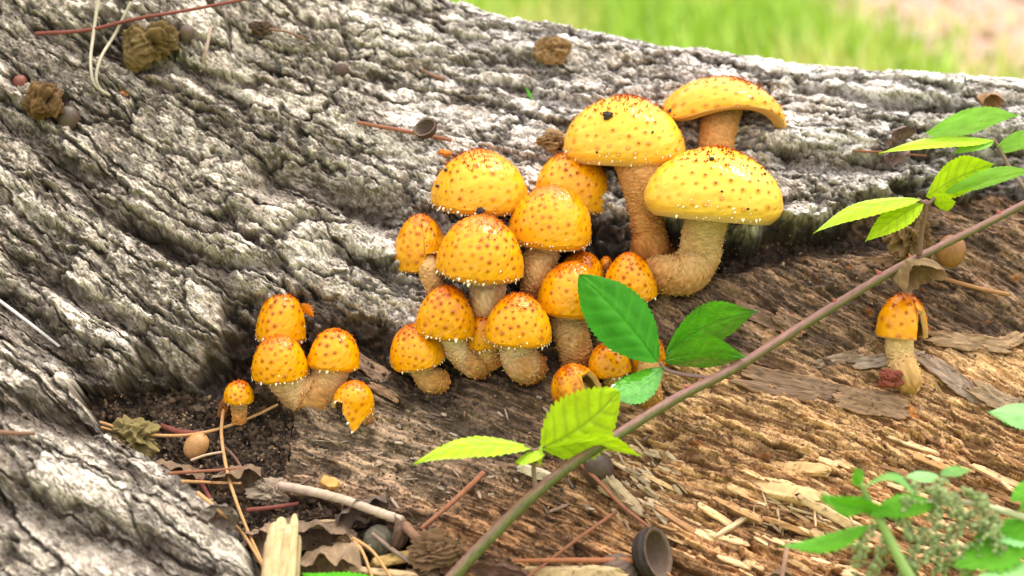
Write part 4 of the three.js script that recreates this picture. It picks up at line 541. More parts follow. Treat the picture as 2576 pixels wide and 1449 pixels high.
twig('brown twig crossing behind the bramble cane down to the right', [[1425, 1135, 0.4], [1500, 1205, 0.6], [1560, 1268, 0.8], [1640, 1332, 0.5]], 11, WD.rust);
twig('thin brown twig running from the splinters down to the bottom edge', [[1550, 1288, 0.6], [1450, 1358, 0.7], [1322, 1456, 0.6]], 9, WD.rust);
twig('level rust coloured stalk reaching the big open acorn cup', [[1292, 1411, 0.7], [1430, 1409, 0.9], [1592, 1411, 0.9]], 12, [0.3, 0.11, 0.05], { w0: 0.7, w1: 1.3 });
twig('slim brown stalk from the pale acorn cup down to the right', [[936, 1342, 1.4], [1000, 1392, 1.3], [1092, 1452, 1.0]], 12, [0.22, 0.15, 0.11], { w0: 0.7, w1: 1 });
twig('orange brown forked stalk right of the cane, below the acorn', [[2342, 630, 1.2], [2350, 675, 0.9], [2358, 692, 0.6], [2450, 722, 0.5], [2538, 741, 0.3]], 14, [0.33, 0.16, 0.07], { w0: 0.7, w1: 0.8 });
twig('dark reddish stick behind the olive husk', [[405, 1072, 0.3], [450, 1086, 0.5], [500, 1090, 0.4]], 16, WD.red);
twig('thin dark red twig across the top left bark', [[90, 85, 0.5], [220, 76, 1.2], [340, 48, 1.4], [470, 26, 1.2], [640, -6, 0.8]], 11, WD.red);
twig('pale brown stick end stuck at the left edge of the root', [[-20, 1086, 0.6], [40, 1090, 0.5], [84, 1090, 0.2]], 12, WD.brown);
twig('short rusty twig beside the curled leaves near the stub', [[620, 1284, 0.8], [690, 1276, 1.0], [752, 1266, 0.9]], 12, WD.red);
twig('purplish stalk slanting under the two level needles', [[500, 1205, 0.7], [520, 1240, 0.8], [546, 1300, 0.6]], 12, WD.red);
twig('brown twig lying beneath the upper right leaves', [[2150, 379, 0.3], [2230, 384, 0.5], [2330, 392, 0.3]], 7, WD.rust);
twig('thin brown stick standing at the bottom right of the wood', [[1982, 1368, 0.8], [1976, 1400, 1.2], [1966, 1458, 1.5]], 14, [0.24, 0.13, 0.08]);
twig('short pale twig piece below the upper left clump of husks', [[530, 70, 0.6], [518, 130, 0.5], [505, 180, 0.2]], 9, WD.grey);
twig('dark twig on the bark right of the husk clump', [[665, 72, 0.3], [720, 80, 0.5], [770, 100, 0.2]], 8, WD.brown);
twig('brown stub of twig leaning under the olive husk', [[548, 1110, 0.5], [590, 1150, 0.7], [610, 1180, 0.5]], 8, WD.brown);
twig('thin brown twig lying along the bark at the upper middle', [[1055, 172, 0.2], [1090, 190, 0.4], [1118, 200, 0.1]], 9, WD.brown, { w0: 0.6, w1: 1.6 });
// crumpled husks: folded, ruffled lumps
function husk(name, label, cat, px, py, wx, wy, col, o = {}) {
  const r = rngOf(o.seed ?? px), g = mergeVertices(new THREE.IcosahedronGeometry(1, 24).deleteAttribute('uv').deleteAttribute('normal'), 1e-4), pa = g.attributes.position, C = [], sd = px * 0.31, amp = o.amp ?? 0.45, fq = o.fq ?? 1.6, c0 = at(px, py, 0);
  const rz = r() * 6.28, ry = r() * 6.28, v = new THREE.Vector3(), eu = new THREE.Euler(r() * 3, ry, rz);
  const sx = wx * PXM / 2, sy = wy * PXM / 2, d = o.d ?? surf(px, py + wy * 0.25) + Math.min(wx, wy) * PXM * 50 * 0.55;
  const c = at(px, py, d);
  for (let i = 0; i < pa.count; i++) {
    v.fromBufferAttribute(pa, i).applyEuler(eu); const a = pn(v.x * fq + sd + v.z * 1.1, v.y * fq + v.z * 0.9), b = pn(v.x * fq * 2.3 + sd - v.z * 1.7, v.y * fq * 2.3 + v.z * 2.1 + 4), e = pn(v.x * 8 + v.z * 5, v.y * 8 + sd - v.z * 3);
    const fold = 1 - Math.abs(a) * 2.2, rid = 1 - Math.abs(b) * 2.4, bigL = pn(v.x * 0.8 + sd * 2 + v.z * 0.5, v.y * 0.8 - v.z * 0.7 + 9), m = 0.8 + 0.75 * bigL + amp * 0.75 * (fold - 0.5) + amp * 0.4 * (rid - 0.5) + 0.06 * e; v.fromBufferAttribute(pa, i);
    pa.setXYZ(i, v.x * m, v.y * m, v.z * m); const k = clamp(0.16 + 0.5 * fold * 0.7 + 0.35 * rid * 0.8 + 0.3 * e); C.push(...col.map((x) => x * mix(0.2, 1.05, k)));
  }
  g.setAttribute('color', new THREE.Float32BufferAttribute(C, 3)); g.scale(sx * 1.12, sy * 1.12, Math.min(sx, sy)); g.applyMatrix4(new THREE.Matrix4().makeBasis(XV, UV, VV)); g.computeVertexNormals(); g.translate(c.x, c.y, c.z);
  return single(name, g, dryMat, label, cat, o.group, c);
}
const OL = [0.3, 0.22, 0.08], BR = [0.23, 0.13, 0.055], GB = [0.3, 0.175, 0.075];
husk('crumpled_husk', 'dark ochre crumpled husk clump at the upper left beside the doubled needle', 'husk', 378, 108, 118, 120, [0.16, 0.1, 0.035], { amp: 0.6 });
husk('crumpled_husk', 'brown crumpled husk above the round acorn at the left edge', 'husk', 110, 250, 92, 92, [0.16, 0.085, 0.03], { amp: 0.6 });
husk('crumpled_husk', 'small golden brown husk on the log top against the grass', 'husk', 1394, 124, 82, 58, GB, { amp: 0.6 });
husk('crumpled_husk', 'small tan husk on the bark left of the big pale cap', 'husk', 1385, 354, 76, 52, GB, { amp: 0.6 });
husk('crumpled_husk', 'olive brown crumpled husk between the root and the left mushrooms', 'husk', 332, 1100, 138, 100, [0.24, 0.18, 0.065], { amp: 0.55, fq: 1.3 });
husk('crumpled_husk', 'prickly tan husk behind the bramble stalk at the right', 'husk', 2292, 588, 98, 104, [0.24, 0.14, 0.06], { amp: 0.6, fq: 1.5, d: -0.6 });
deadLeaf('folded brown dead leaf caught on the cane above the lone mushroom', 2286, 662, 112, 76, 25, [0.2, 0.12, 0.05], { d: 2.2, curl: 0.75, lobes: 3, bend: 0.5 });
husk('crumpled_husk', 'knobbly brown husk under the reddish twig end at bottom centre', 'husk', 1100, 1385, 110, 78, [0.2, 0.11, 0.055], { amp: 0.65, fq: 2.2 });
husk('crumpled_husk', 'pale lumpy husk under the knob of the thick grey twig', 'husk', 1000 - 318, 1242, 90, 56, [0.3, 0.22, 0.15], { amp: 0.5 });
husk('crumpled_husk', 'ochre husk at the bottom left of the two acorn cups', 'husk', 876, 1388, 62, 66, [0.28, 0.17, 0.08], { amp: 0.6 });
husk('crumpled_husk', 'dark dry bud above the crumpled leaf pile', 'bud', 812, 1296, 72, 40, [0.12, 0.07, 0.045], { amp: 0.6 });
husk('crumpled_husk', 'small dark dry bud beside the acorn cups', 'bud', 905, 1300, 54, 48, [0.09, 0.055, 0.04], { amp: 0.4 });
husk('crumpled_husk', 'dark woody lump at the top of the bark, right of the clump', 'husk', 1000 - 340, 70, 50, 34, [0.1, 0.06, 0.035], { amp: 0.6 });
// dead leaves: curled lobed sheets
function deadLeaf(label, px, py, w, h, rot, col, o = {}) {
  const r = rngOf(o.seed ?? px + 1), nu = 40, nv = 40, d = o.d ?? surf(px, py) + (o.lift ?? 0.5), c = at(px, py, d), a = rot * Math.PI / 180, sd = px * 0.17, E1 = XV.clone().multiplyScalar(Math.cos(a)).addScaledVector(UV, Math.sin(a)), E2 = UV.clone().multiplyScalar(Math.cos(a) * 0.8).addScaledVector(XV, -Math.sin(a)).addScaledVector(VV, 0.6).normalize(), N = new THREE.Vector3().crossVectors(E1, E2).normalize(), S = Math.min(w, h) * PXM;
  const g = gridGeo(nu, nv, (i, j) => { const u = i / (nu - 1) * 2 - 1, v = j / (nv - 1) * 2 - 1, lob = 0.78 + 0.22 * Math.cos(u * (o.lobes ?? 9)) * sstep(0.3, 1, Math.abs(v)), ww = Math.sqrt(Math.max(0, 1 - u * u * 0.96)) * lob; return c.clone().addScaledVector(E1, u * w * PXM / 2).addScaledVector(E2, v * ww * h * PXM / 2).addScaledVector(N, S * ((o.curl ?? 0.4) * v * v + 0.35 * pn(u * 1.4 + sd, v * 1.4) + 0.18 * pn(u * 3.5, v * 3.5 + sd) + (o.bend ?? 0.15) * u * u + 0.07 * pn(u * 9 + sd, v * 9))); },
    (i, j) => { const u = i / (nu - 1) * 2 - 1, v = j / (nv - 1) * 2 - 1, vn = Math.min(1, Math.abs(v) * 8, Math.abs(((u - Math.abs(v) * 0.35) * 3.2 + 50) % 1 - 0.5) * 9), b = 1 + 0.5 * pn(u * 3 + sd, v * 3) + 0.25 * pn(u * 12, v * 12 + sd); return col.map((x) => x * b * mix(1.45, 1, vn)); });
  return single('dead_leaf', g, VC({ roughness: 0.75, transmission: 0.12, thickness: 0 }), label, 'dead leaf', o.group, c);
}
deadLeaf('curled brown leaf scrap on the log top at the far right', 2484, 236, 62, 50, 10, [0.24, 0.13, 0.05], { lift: 0.7, curl: 0.9, lobes: 3 });
deadLeaf('brown curled leaf beside the pale nut above the root', 455, 1170, 130, 76, -15, [0.17, 0.105, 0.06], { curl: 0.6 });
deadLeaf('brown dead leaf behind the long upright needle', 590, 1185, 130, 100, 20, [0.16, 0.1, 0.055], { curl: 0.5 });
deadLeaf('grey brown leaf piece half buried beside the long needle', 545, 1305, 84, 100, 60, [0.15, 0.11, 0.085], { curl: 0.2, lobes: 2 });
deadLeaf('large crumpled dark brown leaf right of the splintered stub, upper', 812, 1316, 170, 120, -10, [0.15, 0.095, 0.055], { curl: 0.6, lift: 0.9 });
deadLeaf('crumpled tan brown leaf right of the splintered stub, lower', 818, 1385, 160, 110, 15, [0.22, 0.14, 0.075], { curl: 0.7, lift: 1.1 });
deadLeaf('brown curled leaf just left of the splintered stub', 640, 1340, 90, 90, 40, [0.19, 0.12, 0.07], { curl: 0.6, lift: 0.8 });
deadLeaf('purplish brown leaf lying flat at the bottom right of the cane foot', 1220, 1425, 200, 70, -6, [0.14, 0.07, 0.05], { curl: 0.15, lift: 0.5 });
deadLeaf('brown leaf fragment against the upper bark under the right leaves', 2245, 365, 110, 90, 70, [0.16, 0.1, 0.08], { curl: 0.3, lift: 0.4 });
deadLeaf('dark leaf scrap in front of the thin stick at bottom right', 1945, 1440, 70, 40, 20, [0.18, 0.11, 0.06], { curl: 0.5 });
deadLeaf('dark crumpled leaf below the thick grey twig', 905, 1268, 130, 70, 25, [0.1, 0.065, 0.045], { lift: 0.2 });
deadLeaf('brown leaf at the bottom edge between the needles and cane', 1040, 1440, 120, 60, 8, [0.2, 0.12, 0.07], { lift: 0.6 });
// acorn cups and acorns
function lathe(name, prof, n, col, noise, parent, mat, c, axis, extra) { // prof: [r, y] in metres along axis
  const A = axis.clone().normalize(), S1 = new THREE.Vector3().crossVectors(A, Math.abs(A.y) < 0.9 ? new THREE.Vector3(0, 1, 0) : XV).normalize(), S2 = new THREE.Vector3().crossVectors(A, S1);
  const g = gridGeo(n, prof.length, (i, j) => { const th = i / n * 6.28318, [r, y] = prof[j], m = 1 + noise * pn(Math.cos(th) * 3 + j * 0.6 + c.x * 99, Math.sin(th) * 3 + j * 0.35); return c.clone().addScaledVector(A, y).addScaledVector(S1, r * m * Math.cos(th)).addScaledVector(S2, r * m * Math.sin(th)); }, (i, j) => { const th = i / n * 6.28318, b = 1 + 0.3 * pn(Math.cos(th) * 5 + j * 0.4 + c.x * 80, Math.sin(th) * 5) + 0.25 * pn(i * 1.3, j * 1.3); return col(j / (prof.length - 1), th).map((x) => x * b); }, true);
  return parent ? part(parent, name, g, mat, extra) : g;
}
const dirOf = (x, y, z) => new THREE.Vector3().addScaledVector(XV, x).addScaledVector(UV, y).addScaledVector(VV, z).normalize();
function acornCup(label, px, py, size, ax, col, o = {}) {
  const R = size * PXM / 2, A = dirOf(...ax), d = o.d ?? surf(px, py) + R * 100 * 0.8, c = at(px, py, d).addScaledVector(A, -R * 0.3), out = [], inn = [];
  for (let i = 0; i <= 14; i++) { const a = i / 14 * 1.62; out.push([R * Math.sin(a) + 1e-5, R * 0.95 * (1 - Math.cos(a)) - R * 0.55]); } for (let i = 14; i >= 0; i--) { const a = i / 14 * 1.55; inn.push([R * 0.84 * Math.sin(a) + 1e-5, R * 0.8 * (1 - Math.cos(a)) - R * 0.36]); }
  const t = thing('acorn_cup', label, 'acorn cup', null, c);
  lathe('shell', out, 40, (u) => col.map((x) => x * (0.85 + 0.2 * Math.sin(u * 60))), 0.16, t, dryMat, c, A); lathe('hollow', [[R * Math.sin(1.62), R * 0.95 * (1 - Math.cos(1.62)) - R * 0.55], ...inn], 40, (u) => [0.085, 0.055, 0.036].map((x) => x * mix(1.3, 0.6, u)), 0.06, t, dryMat, c, A);
  if (o.stub) lathe('stalk_stub', [[R * 0.16, -R * 0.5], [R * 0.14, -R * 0.75], [R * 0.17, -R * 0.95], [1e-4, -R]], 12, () => col, 0.2, t, dryMat, c, A);
  return t;
}
acornCup('dark acorn cup lying on the bark against the reddish twig', 1070, 322, 62, [-0.3, 0.5, 0.6], [0.07, 0.042, 0.032], { d: surf(1070, 345) + 1.3 });
acornCup('big dark open acorn cup at the bottom centre right', 1648, 1392, 120, [0.78, 0.25, 0.52], [0.045, 0.034, 0.03], { d: surf(1650, 1430) + 1.0 });
acornCup('grey green acorn cup seen from outside with a slim stalk', 955, 1366, 84, [0.5, 0.1, -0.75], [0.13, 0.11, 0.07], { stub: true });
acornCup('dark brown half acorn cup behind the grey green cup', 985, 1344, 92, [-0.75, 0.2, 0.2], [0.11, 0.06, 0.04]);
acornCup('dull brown acorn cup cut by the bottom edge left of the open cup', 1552, 1440, 96, [0.1, -0.7, -0.4], [0.14, 0.09, 0.065]);
acornCup('small dark acorn cup on the upper left bark', 858, 178, 44, [0.2, -0.3, -0.6], [0.09, 0.055, 0.04]);
function acorn(label, px, py, w, h, ax, col, o = {}) {
  const R = w * PXM / 2, L = h * PXM, A = dirOf(...ax), c = at(px, py, o.d ?? surf(px, py) + R * 100 * 0.8), p = []; for (let i = 0; i <= 26; i++) { const a = i / 26 * Math.PI; p.push([Math.max(1e-5, R * Math.pow(Math.sin(a), 0.8)), -Math.cos(a) * L / 2]); } p.push([R * 0.07, L * 0.52], [1e-5, L * 0.57]);
  const t = thing('acorn', label, 'acorn', null, c); lathe('nut', p, 36, (u) => [0, 1, 2].map((e) => mix(col[e], (o.col2 ?? col)[e], sstep(0.3, 0.7, u))), 0.02, t, nutMat, c, A);
  lathe('scar', [[R * 0.5, -L * 0.46], [R * 0.42, -L * 0.51], [1e-5, -L * 0.5]], 20, () => [0.3, 0.2, 0.11], 0.05, t, dryMat, c, A); return t;
}
acorn('orange brown acorn behind the cane at the right', 2392, 632, 72, 82, [0.25, 0.9, 0.2], [0.25, 0.12, 0.035], { d: 0.1, col2: [0.3, 0.13, 0.05] });
acorn('pale peeling tan nut in the leaf litter above the root', 494, 1122, 56, 70, [0.55, 0.7, 0.3], [0.5, 0.27, 0.11], { col2: [0.4, 0.2, 0.07] });
acorn('dull round acorn on the left bark below the crumpled husk', 172, 298, 56, 66, [0.1, 0.9, 0.3], [0.085, 0.055, 0.04]);
acorn('reddish acorn at the left edge above the brown husk', 52, 208, 40, 42, [-0.2, 0.9, 0.3], [0.17, 0.05, 0.03]);
acorn('grey brown acorn half hidden behind the lower cane', 1505, 1150 + 30, 74, 84, [-0.2, 0.7, 0.2], [0.075, 0.045, 0.032]);
acorn('dark little acorn at the top of the bark beside the twig', 470, 84, 40, 46, [0.2, 0.8, 0.3], [0.1, 0.065, 0.045]);
// red brown button at the foot of the lone mushroom
husk('mushroom_button', 'small dried red button at the foot of the lone mushroom on the wood', 'mushroom', 2242, 952, 60, 42, [0.24, 0.06, 0.035], { amp: 0.3, d: 3.0 });
husk('mushroom_button', 'brown orange withered button behind the tiny left mushroom', 'mushroom', 563, 1030, 30, 42, [0.24, 0.08, 0.015], { amp: 0.3 });
// torn orange flap beside the barrel shaped mushroom
single('torn_cap_flap', leafletGeo([758, 764, 1.4], [790, 799, 1.2], 13, 20, { hue: 'flap', vein: 'flap', serr: 0.25, teeth: 5, nVein: 1, fold: 0.4, spots: 0 }), capMat, 'thin torn orange cap flap at the shoulder of the barrel shaped mushroom', 'mushroom flap');
// splintered wood stub
{
  const t = thing('splintered_stub', 'pale splintered upright piece of wood at the bottom, left of the leaf pile', 'wood stub', null, at(705, 1470, 10)), r = rngOf(21);
  for (const [x, w, top, dx, v] of [[688, 22, 1312, 14, 1], [704, 24, 1300, 10, 1.1], [722, 20, 1318, 12, 0.95], [738, 15, 1292, 8, 1.05], [676, 16, 1350, 8, 0.85], [750, 10, 1345, 6, 0.7]]) {
    const b = at(x - dx * 1.2, 1490, 9.6 + r() * 0.4), e = at(x + dx * 0.4, top, 8.6 + r() * 0.4), ax = e.clone().sub(b), rr = w * PXM * 0.8, cs = Math.cos;
    part(t, 'splinter', gridGeo(14, 40, (i, j) => { const u = j / 39, th = i / 14 * 6.283, q = rr * (1 - 0.2 * u) * (u > 0.985 ? 0.25 : 1) * (1 + 0.16 * pn(th * 1.5 + x, u * 2) + 0.07 * pn(cs(th) * 6 + x, u * 9)) * (u > 0.86 ? 1 - sstep(0.86, 1, u) * (0.5 + 0.5 * pn(th * 2 + x, 3)) : 1); return b.clone().addScaledVector(ax, u).addScaledVector(XV, q * cs(th)).addScaledVector(VV, q * 0.9 * Math.sin(th)); }, (i, j) => { const n = pn(i * 0.9 + x, j * 0.12) + 0.6 * pn(i * 2.3 + x, j * 0.4), k = sstep(0.35, 0.6, pn(i * 0.7 + x, j * 0.35 + 5)); return [mix(0.5, 0.14, k) * v * (1 + 0.35 * n), mix(0.365, 0.08, k) * v * (1 + 0.4 * n), mix(0.185, 0.04, k) * v * (1 + 0.45 * n)]; }, true), VC({ roughness: 0.85, bumpMap: fibreTex, bumpScale: 0.0003 }));
  }
}
// pale wood chips and splinters
function chip(parent, name, px, py, len, w, ang, col, lift = 0.15, thick = 0.5, o = name === 'bark_flake' ? { ragged: 1.1 } : {}) {
  if (name === 'bark_flake') thick *= 0.6;
  const r = rngOf(Math.round(px * 13 + py)), a = ang * Math.PI / 180, N = new THREE.Vector3(), c = on(px, py, lift), eps = 14; N.subVectors(on(px + eps, py), on(px - eps, py)).cross(new THREE.Vector3().subVectors(on(px, py - eps), on(px, py + eps))).normalize(); if (N.dot(VV) < 0) N.negate(); N.lerp(DV, 0.4).normalize();
  const E0 = XV.clone().multiplyScalar(Math.cos(a)).addScaledVector(UV, Math.sin(a)), E1 = E0.addScaledVector(N, -E0.dot(N)).normalize(), E2 = new THREE.Vector3().crossVectors(N, E1), s = r() * 50;
  const nu = 22, nv = Math.max(18, Math.min(60, Math.round(len / 5))), jag = (th, e) => { const k = Math.floor(th / 6.283 * 22) ; return 0.16 * (RN[(k * 37 + Math.floor(s * 20) + e * 11) & 1023] - 0.5) + 0.2 * pn(s + Math.cos(th) * 2.5, Math.sin(th) * 2.5 + e * 5); }, g = gridGeo(nu, nv, (i, j) => { const u = j / (nv - 1) * 2 - 1, th = i / nu * 6.283, rag = 1 + 0.3 * pn(s + u * 2.5, Math.cos(th) * 2) + 0.22 * pn(i * 1.7 + s, u * 1.5 + s) + (o.ragged ?? 0) * (pn(s + u * len * 0.03, Math.cos(th) * 1.2) + 0.6 * pn(s * 2 + u * len * 0.09, Math.cos(th) * 2 + 4)) + 0.12 * pn(i * 3.1, j * 0.9 + s), e = Math.abs(u) > 0.99 ? 0.05 : 1, cx = Math.sign(Math.cos(th)) * Math.pow(Math.abs(Math.cos(th)), 0.5), cy = Math.sign(Math.sin(th)) * Math.pow(Math.abs(Math.sin(th)), 0.5); return c.clone().addScaledVector(E1, u * len * PXM / 2 * (1 + jag(th, u > 0 ? 1 : 0) * sstep(0.4, 1, Math.abs(u)))).addScaledVector(E2, cx * w * PXM / 2 * rag * e * (1 - 0.3 * u * u)).addScaledVector(N, cy * w * PXM / 2 * thick * rag * e + 0.06 * len * PXM * pn(s + u, 2)); }, (i, j) => { const b = 1 + 0.4 * pn(i * 1.3 + s, j * 0.12) + 0.3 * pn(i * 2.6 + s, j * 0.3) + 0.2 * pn(i * 2 + s, j * 2), k = 0.7 * sstep(0.2, 0.5, pn(i * 1.1 + s * 3, j * 0.35)); return col.map((x) => x * b * (1 - k)); }, true);
  return part(parent, name, g, dryMat);
}
// a thin ragged sheet of bark or crust lying on the wood
function sheetFlake(parent, px, py, len, w, ang, col, lift = 0.2) {
  const r = rngOf(Math.round(px * 17 + py)), a = ang * Math.PI / 180, s = r() * 90, nu = 84, nr = 15, N = DV.clone().lerp(VV, 0.25).normalize(), c = on(px, py, lift * 0.7), E0 = XV.clone().multiplyScalar(Math.cos(a)).addScaledVector(UV, Math.sin(a)), E1 = E0.addScaledVector(N, -E0.dot(N)).normalize(), E2 = new THREE.Vector3().crossVectors(N, E1);
  const T = 0.0011 + w * PXM * 0.05;
  const g = gridGeo(nu, nr, (i, j) => {
    const th = i / nu * 6.28318, under = j > nr - 4, rho = under ? 1 - (j - nr + 3) * 0.12 : Math.pow(j / (nr - 4), 0.8), cx = Math.cos(th), cy = Math.sin(th), k = 1 + 0.32 * pn(cx * 1.6 + s, cy * 1.6) + 0.2 * pn(cx * 4.5 + s, cy * 4.5 + 3) + 0.11 * pn(cx * 12, cy * 12 + s), sq = 1 / Math.pow(Math.pow(Math.abs(cx), 4) + Math.pow(Math.abs(cy), 4), 0.25) * 0.9;
    const x = cx * k * sq * rho * len * PXM / 2, y = cy * k * sq * rho * w * PXM / 2, z = (under ? -T : 0) + 0.0016 * pn(x * 90 + s, y * 160) + 0.0007 * pn(x * 300, y * 600 + s) + (lift > 0.3 ? 0.0022 : 0.001) * rho * rho * pn(cx * 1.3 + s, cy * 1.3 + 8);
    return c.clone().addScaledVector(E1, x).addScaledVector(E2, y).addScaledVector(N, z);
  }, (i, j) => { const th = i / nu * 6.28318, rho = Math.min(1, j / (nr - 4)), x = Math.cos(th) * rho * len, y = Math.sin(th) * rho * w, n = fbm(x * 0.016 + s, y * 0.06, 3), m = pn(x * 0.12, y * 0.2 + s), b = 1 + 0.6 * n + 0.35 * m, e = sstep(0.75, 1, rho); return [0, 1, 2].map((q) => [1.08, 0.95, 0.8][q] * mix(col[q], [0.3, 0.18, 0.09][q], e * 0.35) * b * (1 - 0.75 * sstep(0.2, 0.45, pn(x * 0.06 + 5, y * 0.1 + s))) * (j > nr - 4 ? 0.6 : 1)); }, true);
  return part(parent, 'bark_flake', g, dryMat);
}
{
  const r = rngOf(41), rot = log;
  // long fibres and blocks of rotten wood at the lower right, running with the grain
  for (let i = 0; i < 110; i++) { const px = mix(1640, 2560, r()), py = mix(1040, 1446, Math.pow(r(), 0.7)); if (py < 1180 - (px - 1640) * 0.1) continue; const pal = r(), c = pal > 0.4 ? [0.66, 0.42, 0.21] : pal > 0.2 ? [0.48, 0.26, 0.11] : [0.28, 0.14, 0.06]; chip(rot, 'wood_splinter', px, py, 40 + 190 * r() * r(), 5 + 14 * r(), -27 + (r() - 0.5) * 16, jit(c, r, 0.2), 0.02 + 0.08 * r(), 0.55); }
  for (let i = 0; i < 60; i++) { const px = mix(1480, 1720, r()), py = mix(1120, 1330, r()); chip(rot, 'wood_splinter', px, py, 24 + 90 * r() * r(), 4 + 9 * r(), -45 + (r() - 0.5) * 50, jit([0.4, 0.28, 0.16], r, 0.3), 0.15 * r()); }
  for (let i = 0; i < 36; i++) { const px = mix(1880, 2140, r()), py = mix(1250, 1340, r()); chip(rot, 'wood_splinter', px, py, 18 + 50 * r(), 3 + 4 * r(), -90 * r() - 10, jit([0.5, 0.35, 0.19], r, 0.2), 0.25 * r(), 0.8); }
  for (let i = 0; i < 90; i++) { const px = mix(760, 1640, r()), py = mix(1000, 1290, r()); chip(rot, 'wood_splinter', px, py, 14 + 46 * r() * r(), 3 + 6 * r(), -20 + (r() - 0.5) * 110, jit(r() > 0.5 ? [0.3, 0.22, 0.15] : [0.16, 0.1, 0.07], r, 0.3), 0.05 + 0.15 * r(), 0.7); }
  for (const [x, y, l, w, a, c, lf, th] of [[1520, 1200, 170, 34, -62, [0.34, 0.25, 0.15], 0.3, 0.6], [1575, 1250, 120, 26, -50, [0.36, 0.26, 0.15], 0.3, 0.6], [1350, 1190, 96, 26, -16, [0.5, 0.4, 0.28], 0.25, 0.7], [1840, 1325, 96, 12, 40, [0.55, 0.4, 0.22], 0.4, 0.8], [2040, 1245, 150, 40, -32, [0.55, 0.36, 0.18], 0.2, 0.7], [1960, 1235, 200, 46, -24, [0.52, 0.33, 0.15], 0.15, 0.6], [2010, 1180, 150, 34, -28, [0.5, 0.3, 0.13], 0.12, 0.6], [2180, 1340, 330, 26, -27, [0.55, 0.37, 0.19], 0.2, 0.7]]) chip(rot, 'wood_splinter', x, y, l, w, a, c, lf, th);
  const flake = (p, n, px, py, len, w, ang, col, lift) => sheetFlake(p, px, py, len, w, ang, col, lift);
  flake(rot, 'bark_flake', 1930, 800, 190, 44, -24, [0.13, 0.085, 0.062], 0.3, 0.22); flake(rot, 'bark_flake', 1985, 815, 90, 46, -40, [0.15, 0.1, 0.07], 0.4, 0.35); flake(rot, 'bark_flake', 2170, 670, 200, 40, 12, [0.2, 0.13, 0.085], 0.2, 0.35);
  flake(rot, 'bark_flake', 2060, 985, 460, 74, -12, [0.19, 0.13, 0.095], 0.5, 0.24); flake(rot, 'bark_flake', 2190, 1010, 200, 66, -14, [0.2, 0.135, 0.09], 0.7, 0.26); flake(rot, 'bark_flake', 2240, 905, 230, 40, 6, [0.25, 0.21, 0.18], 0.35, 0.25); flake(rot, 'bark_flake', 2420, 970, 260, 50, -40, [0.24, 0.19, 0.16], 0.3, 0.25);
  flake(rot, 'bark_flake', 2440, 860, 230, 46, -8, [0.26, 0.185, 0.12], 0.25, 0.22); flake(rot, 'bark_flake', 2530, 860, 120, 40, 20, [0.27, 0.19, 0.12], 0.3, 0.3); flake(rot, 'bark_flake', 2100, 905, 150, 30, 14, [0.22, 0.17, 0.13], 0.25, 0.3); flake(rot, 'bark_flake', 2530, 1010, 190, 54, -28, [0.24, 0.18, 0.13], 0.3, 0.3);
  flake(rot, 'bark_flake', 930, 925, 150, 44, -38, [0.27, 0.2, 0.15], 0.25, 0.4); flake(rot, 'bark_flake', 965, 985, 90, 26, -30, [0.22, 0.15, 0.1], 0.2, 0.5); flake(rot, 'bark_flake', 2290, 1040, 90, 40, -50, [0.4, 0.17, 0.05], 0.2, 0.5);
}
const chipThing = (label, ...a) => { const t = thing('wood_chip', label, 'wood chip', null, on(a[0], a[1])); chip(t, 'chip', ...a); };
chipThing('pale level wood chip at the bottom edge left of the dull acorn cup', 1420, 1444, 260, 36, 2, [0.45, 0.31, 0.16], 0.5, 0.6);
chipThing('pale chip under the grey twig left of the acorn cups', 850, 1318, 130, 22, 18, [0.45, 0.32, 0.17], 0.6, 0.6);
chipThing('yellow wood chip right below the acorn cups', 1000, 1405, 120, 30, 10, [0.46, 0.29, 0.1], 0.9, 0.5);
chipThing('orange bark chip behind the thick grey twig', 830, 1216, 46, 30, -30, [0.45, 0.24, 0.07], 0.6, 0.7);
chipThing('long thin pale chip at the bottom edge below the acorn cups', 960, 1440, 150, 18, -6, [0.42, 0.28, 0.15], 1.0, 0.6);
chipThing('bright orange crumb on the bark above the broad domed cap', 1120, 384, 36, 14, -4, [0.5, 0.16, 0.02], 0.25, 0.7);
chipThing('orange crumb on the bark beside the foot of the doubled needle', 314, 236, 26, 14, -20, [0.6, 0.25, 0.08], 0.25, 0.7);
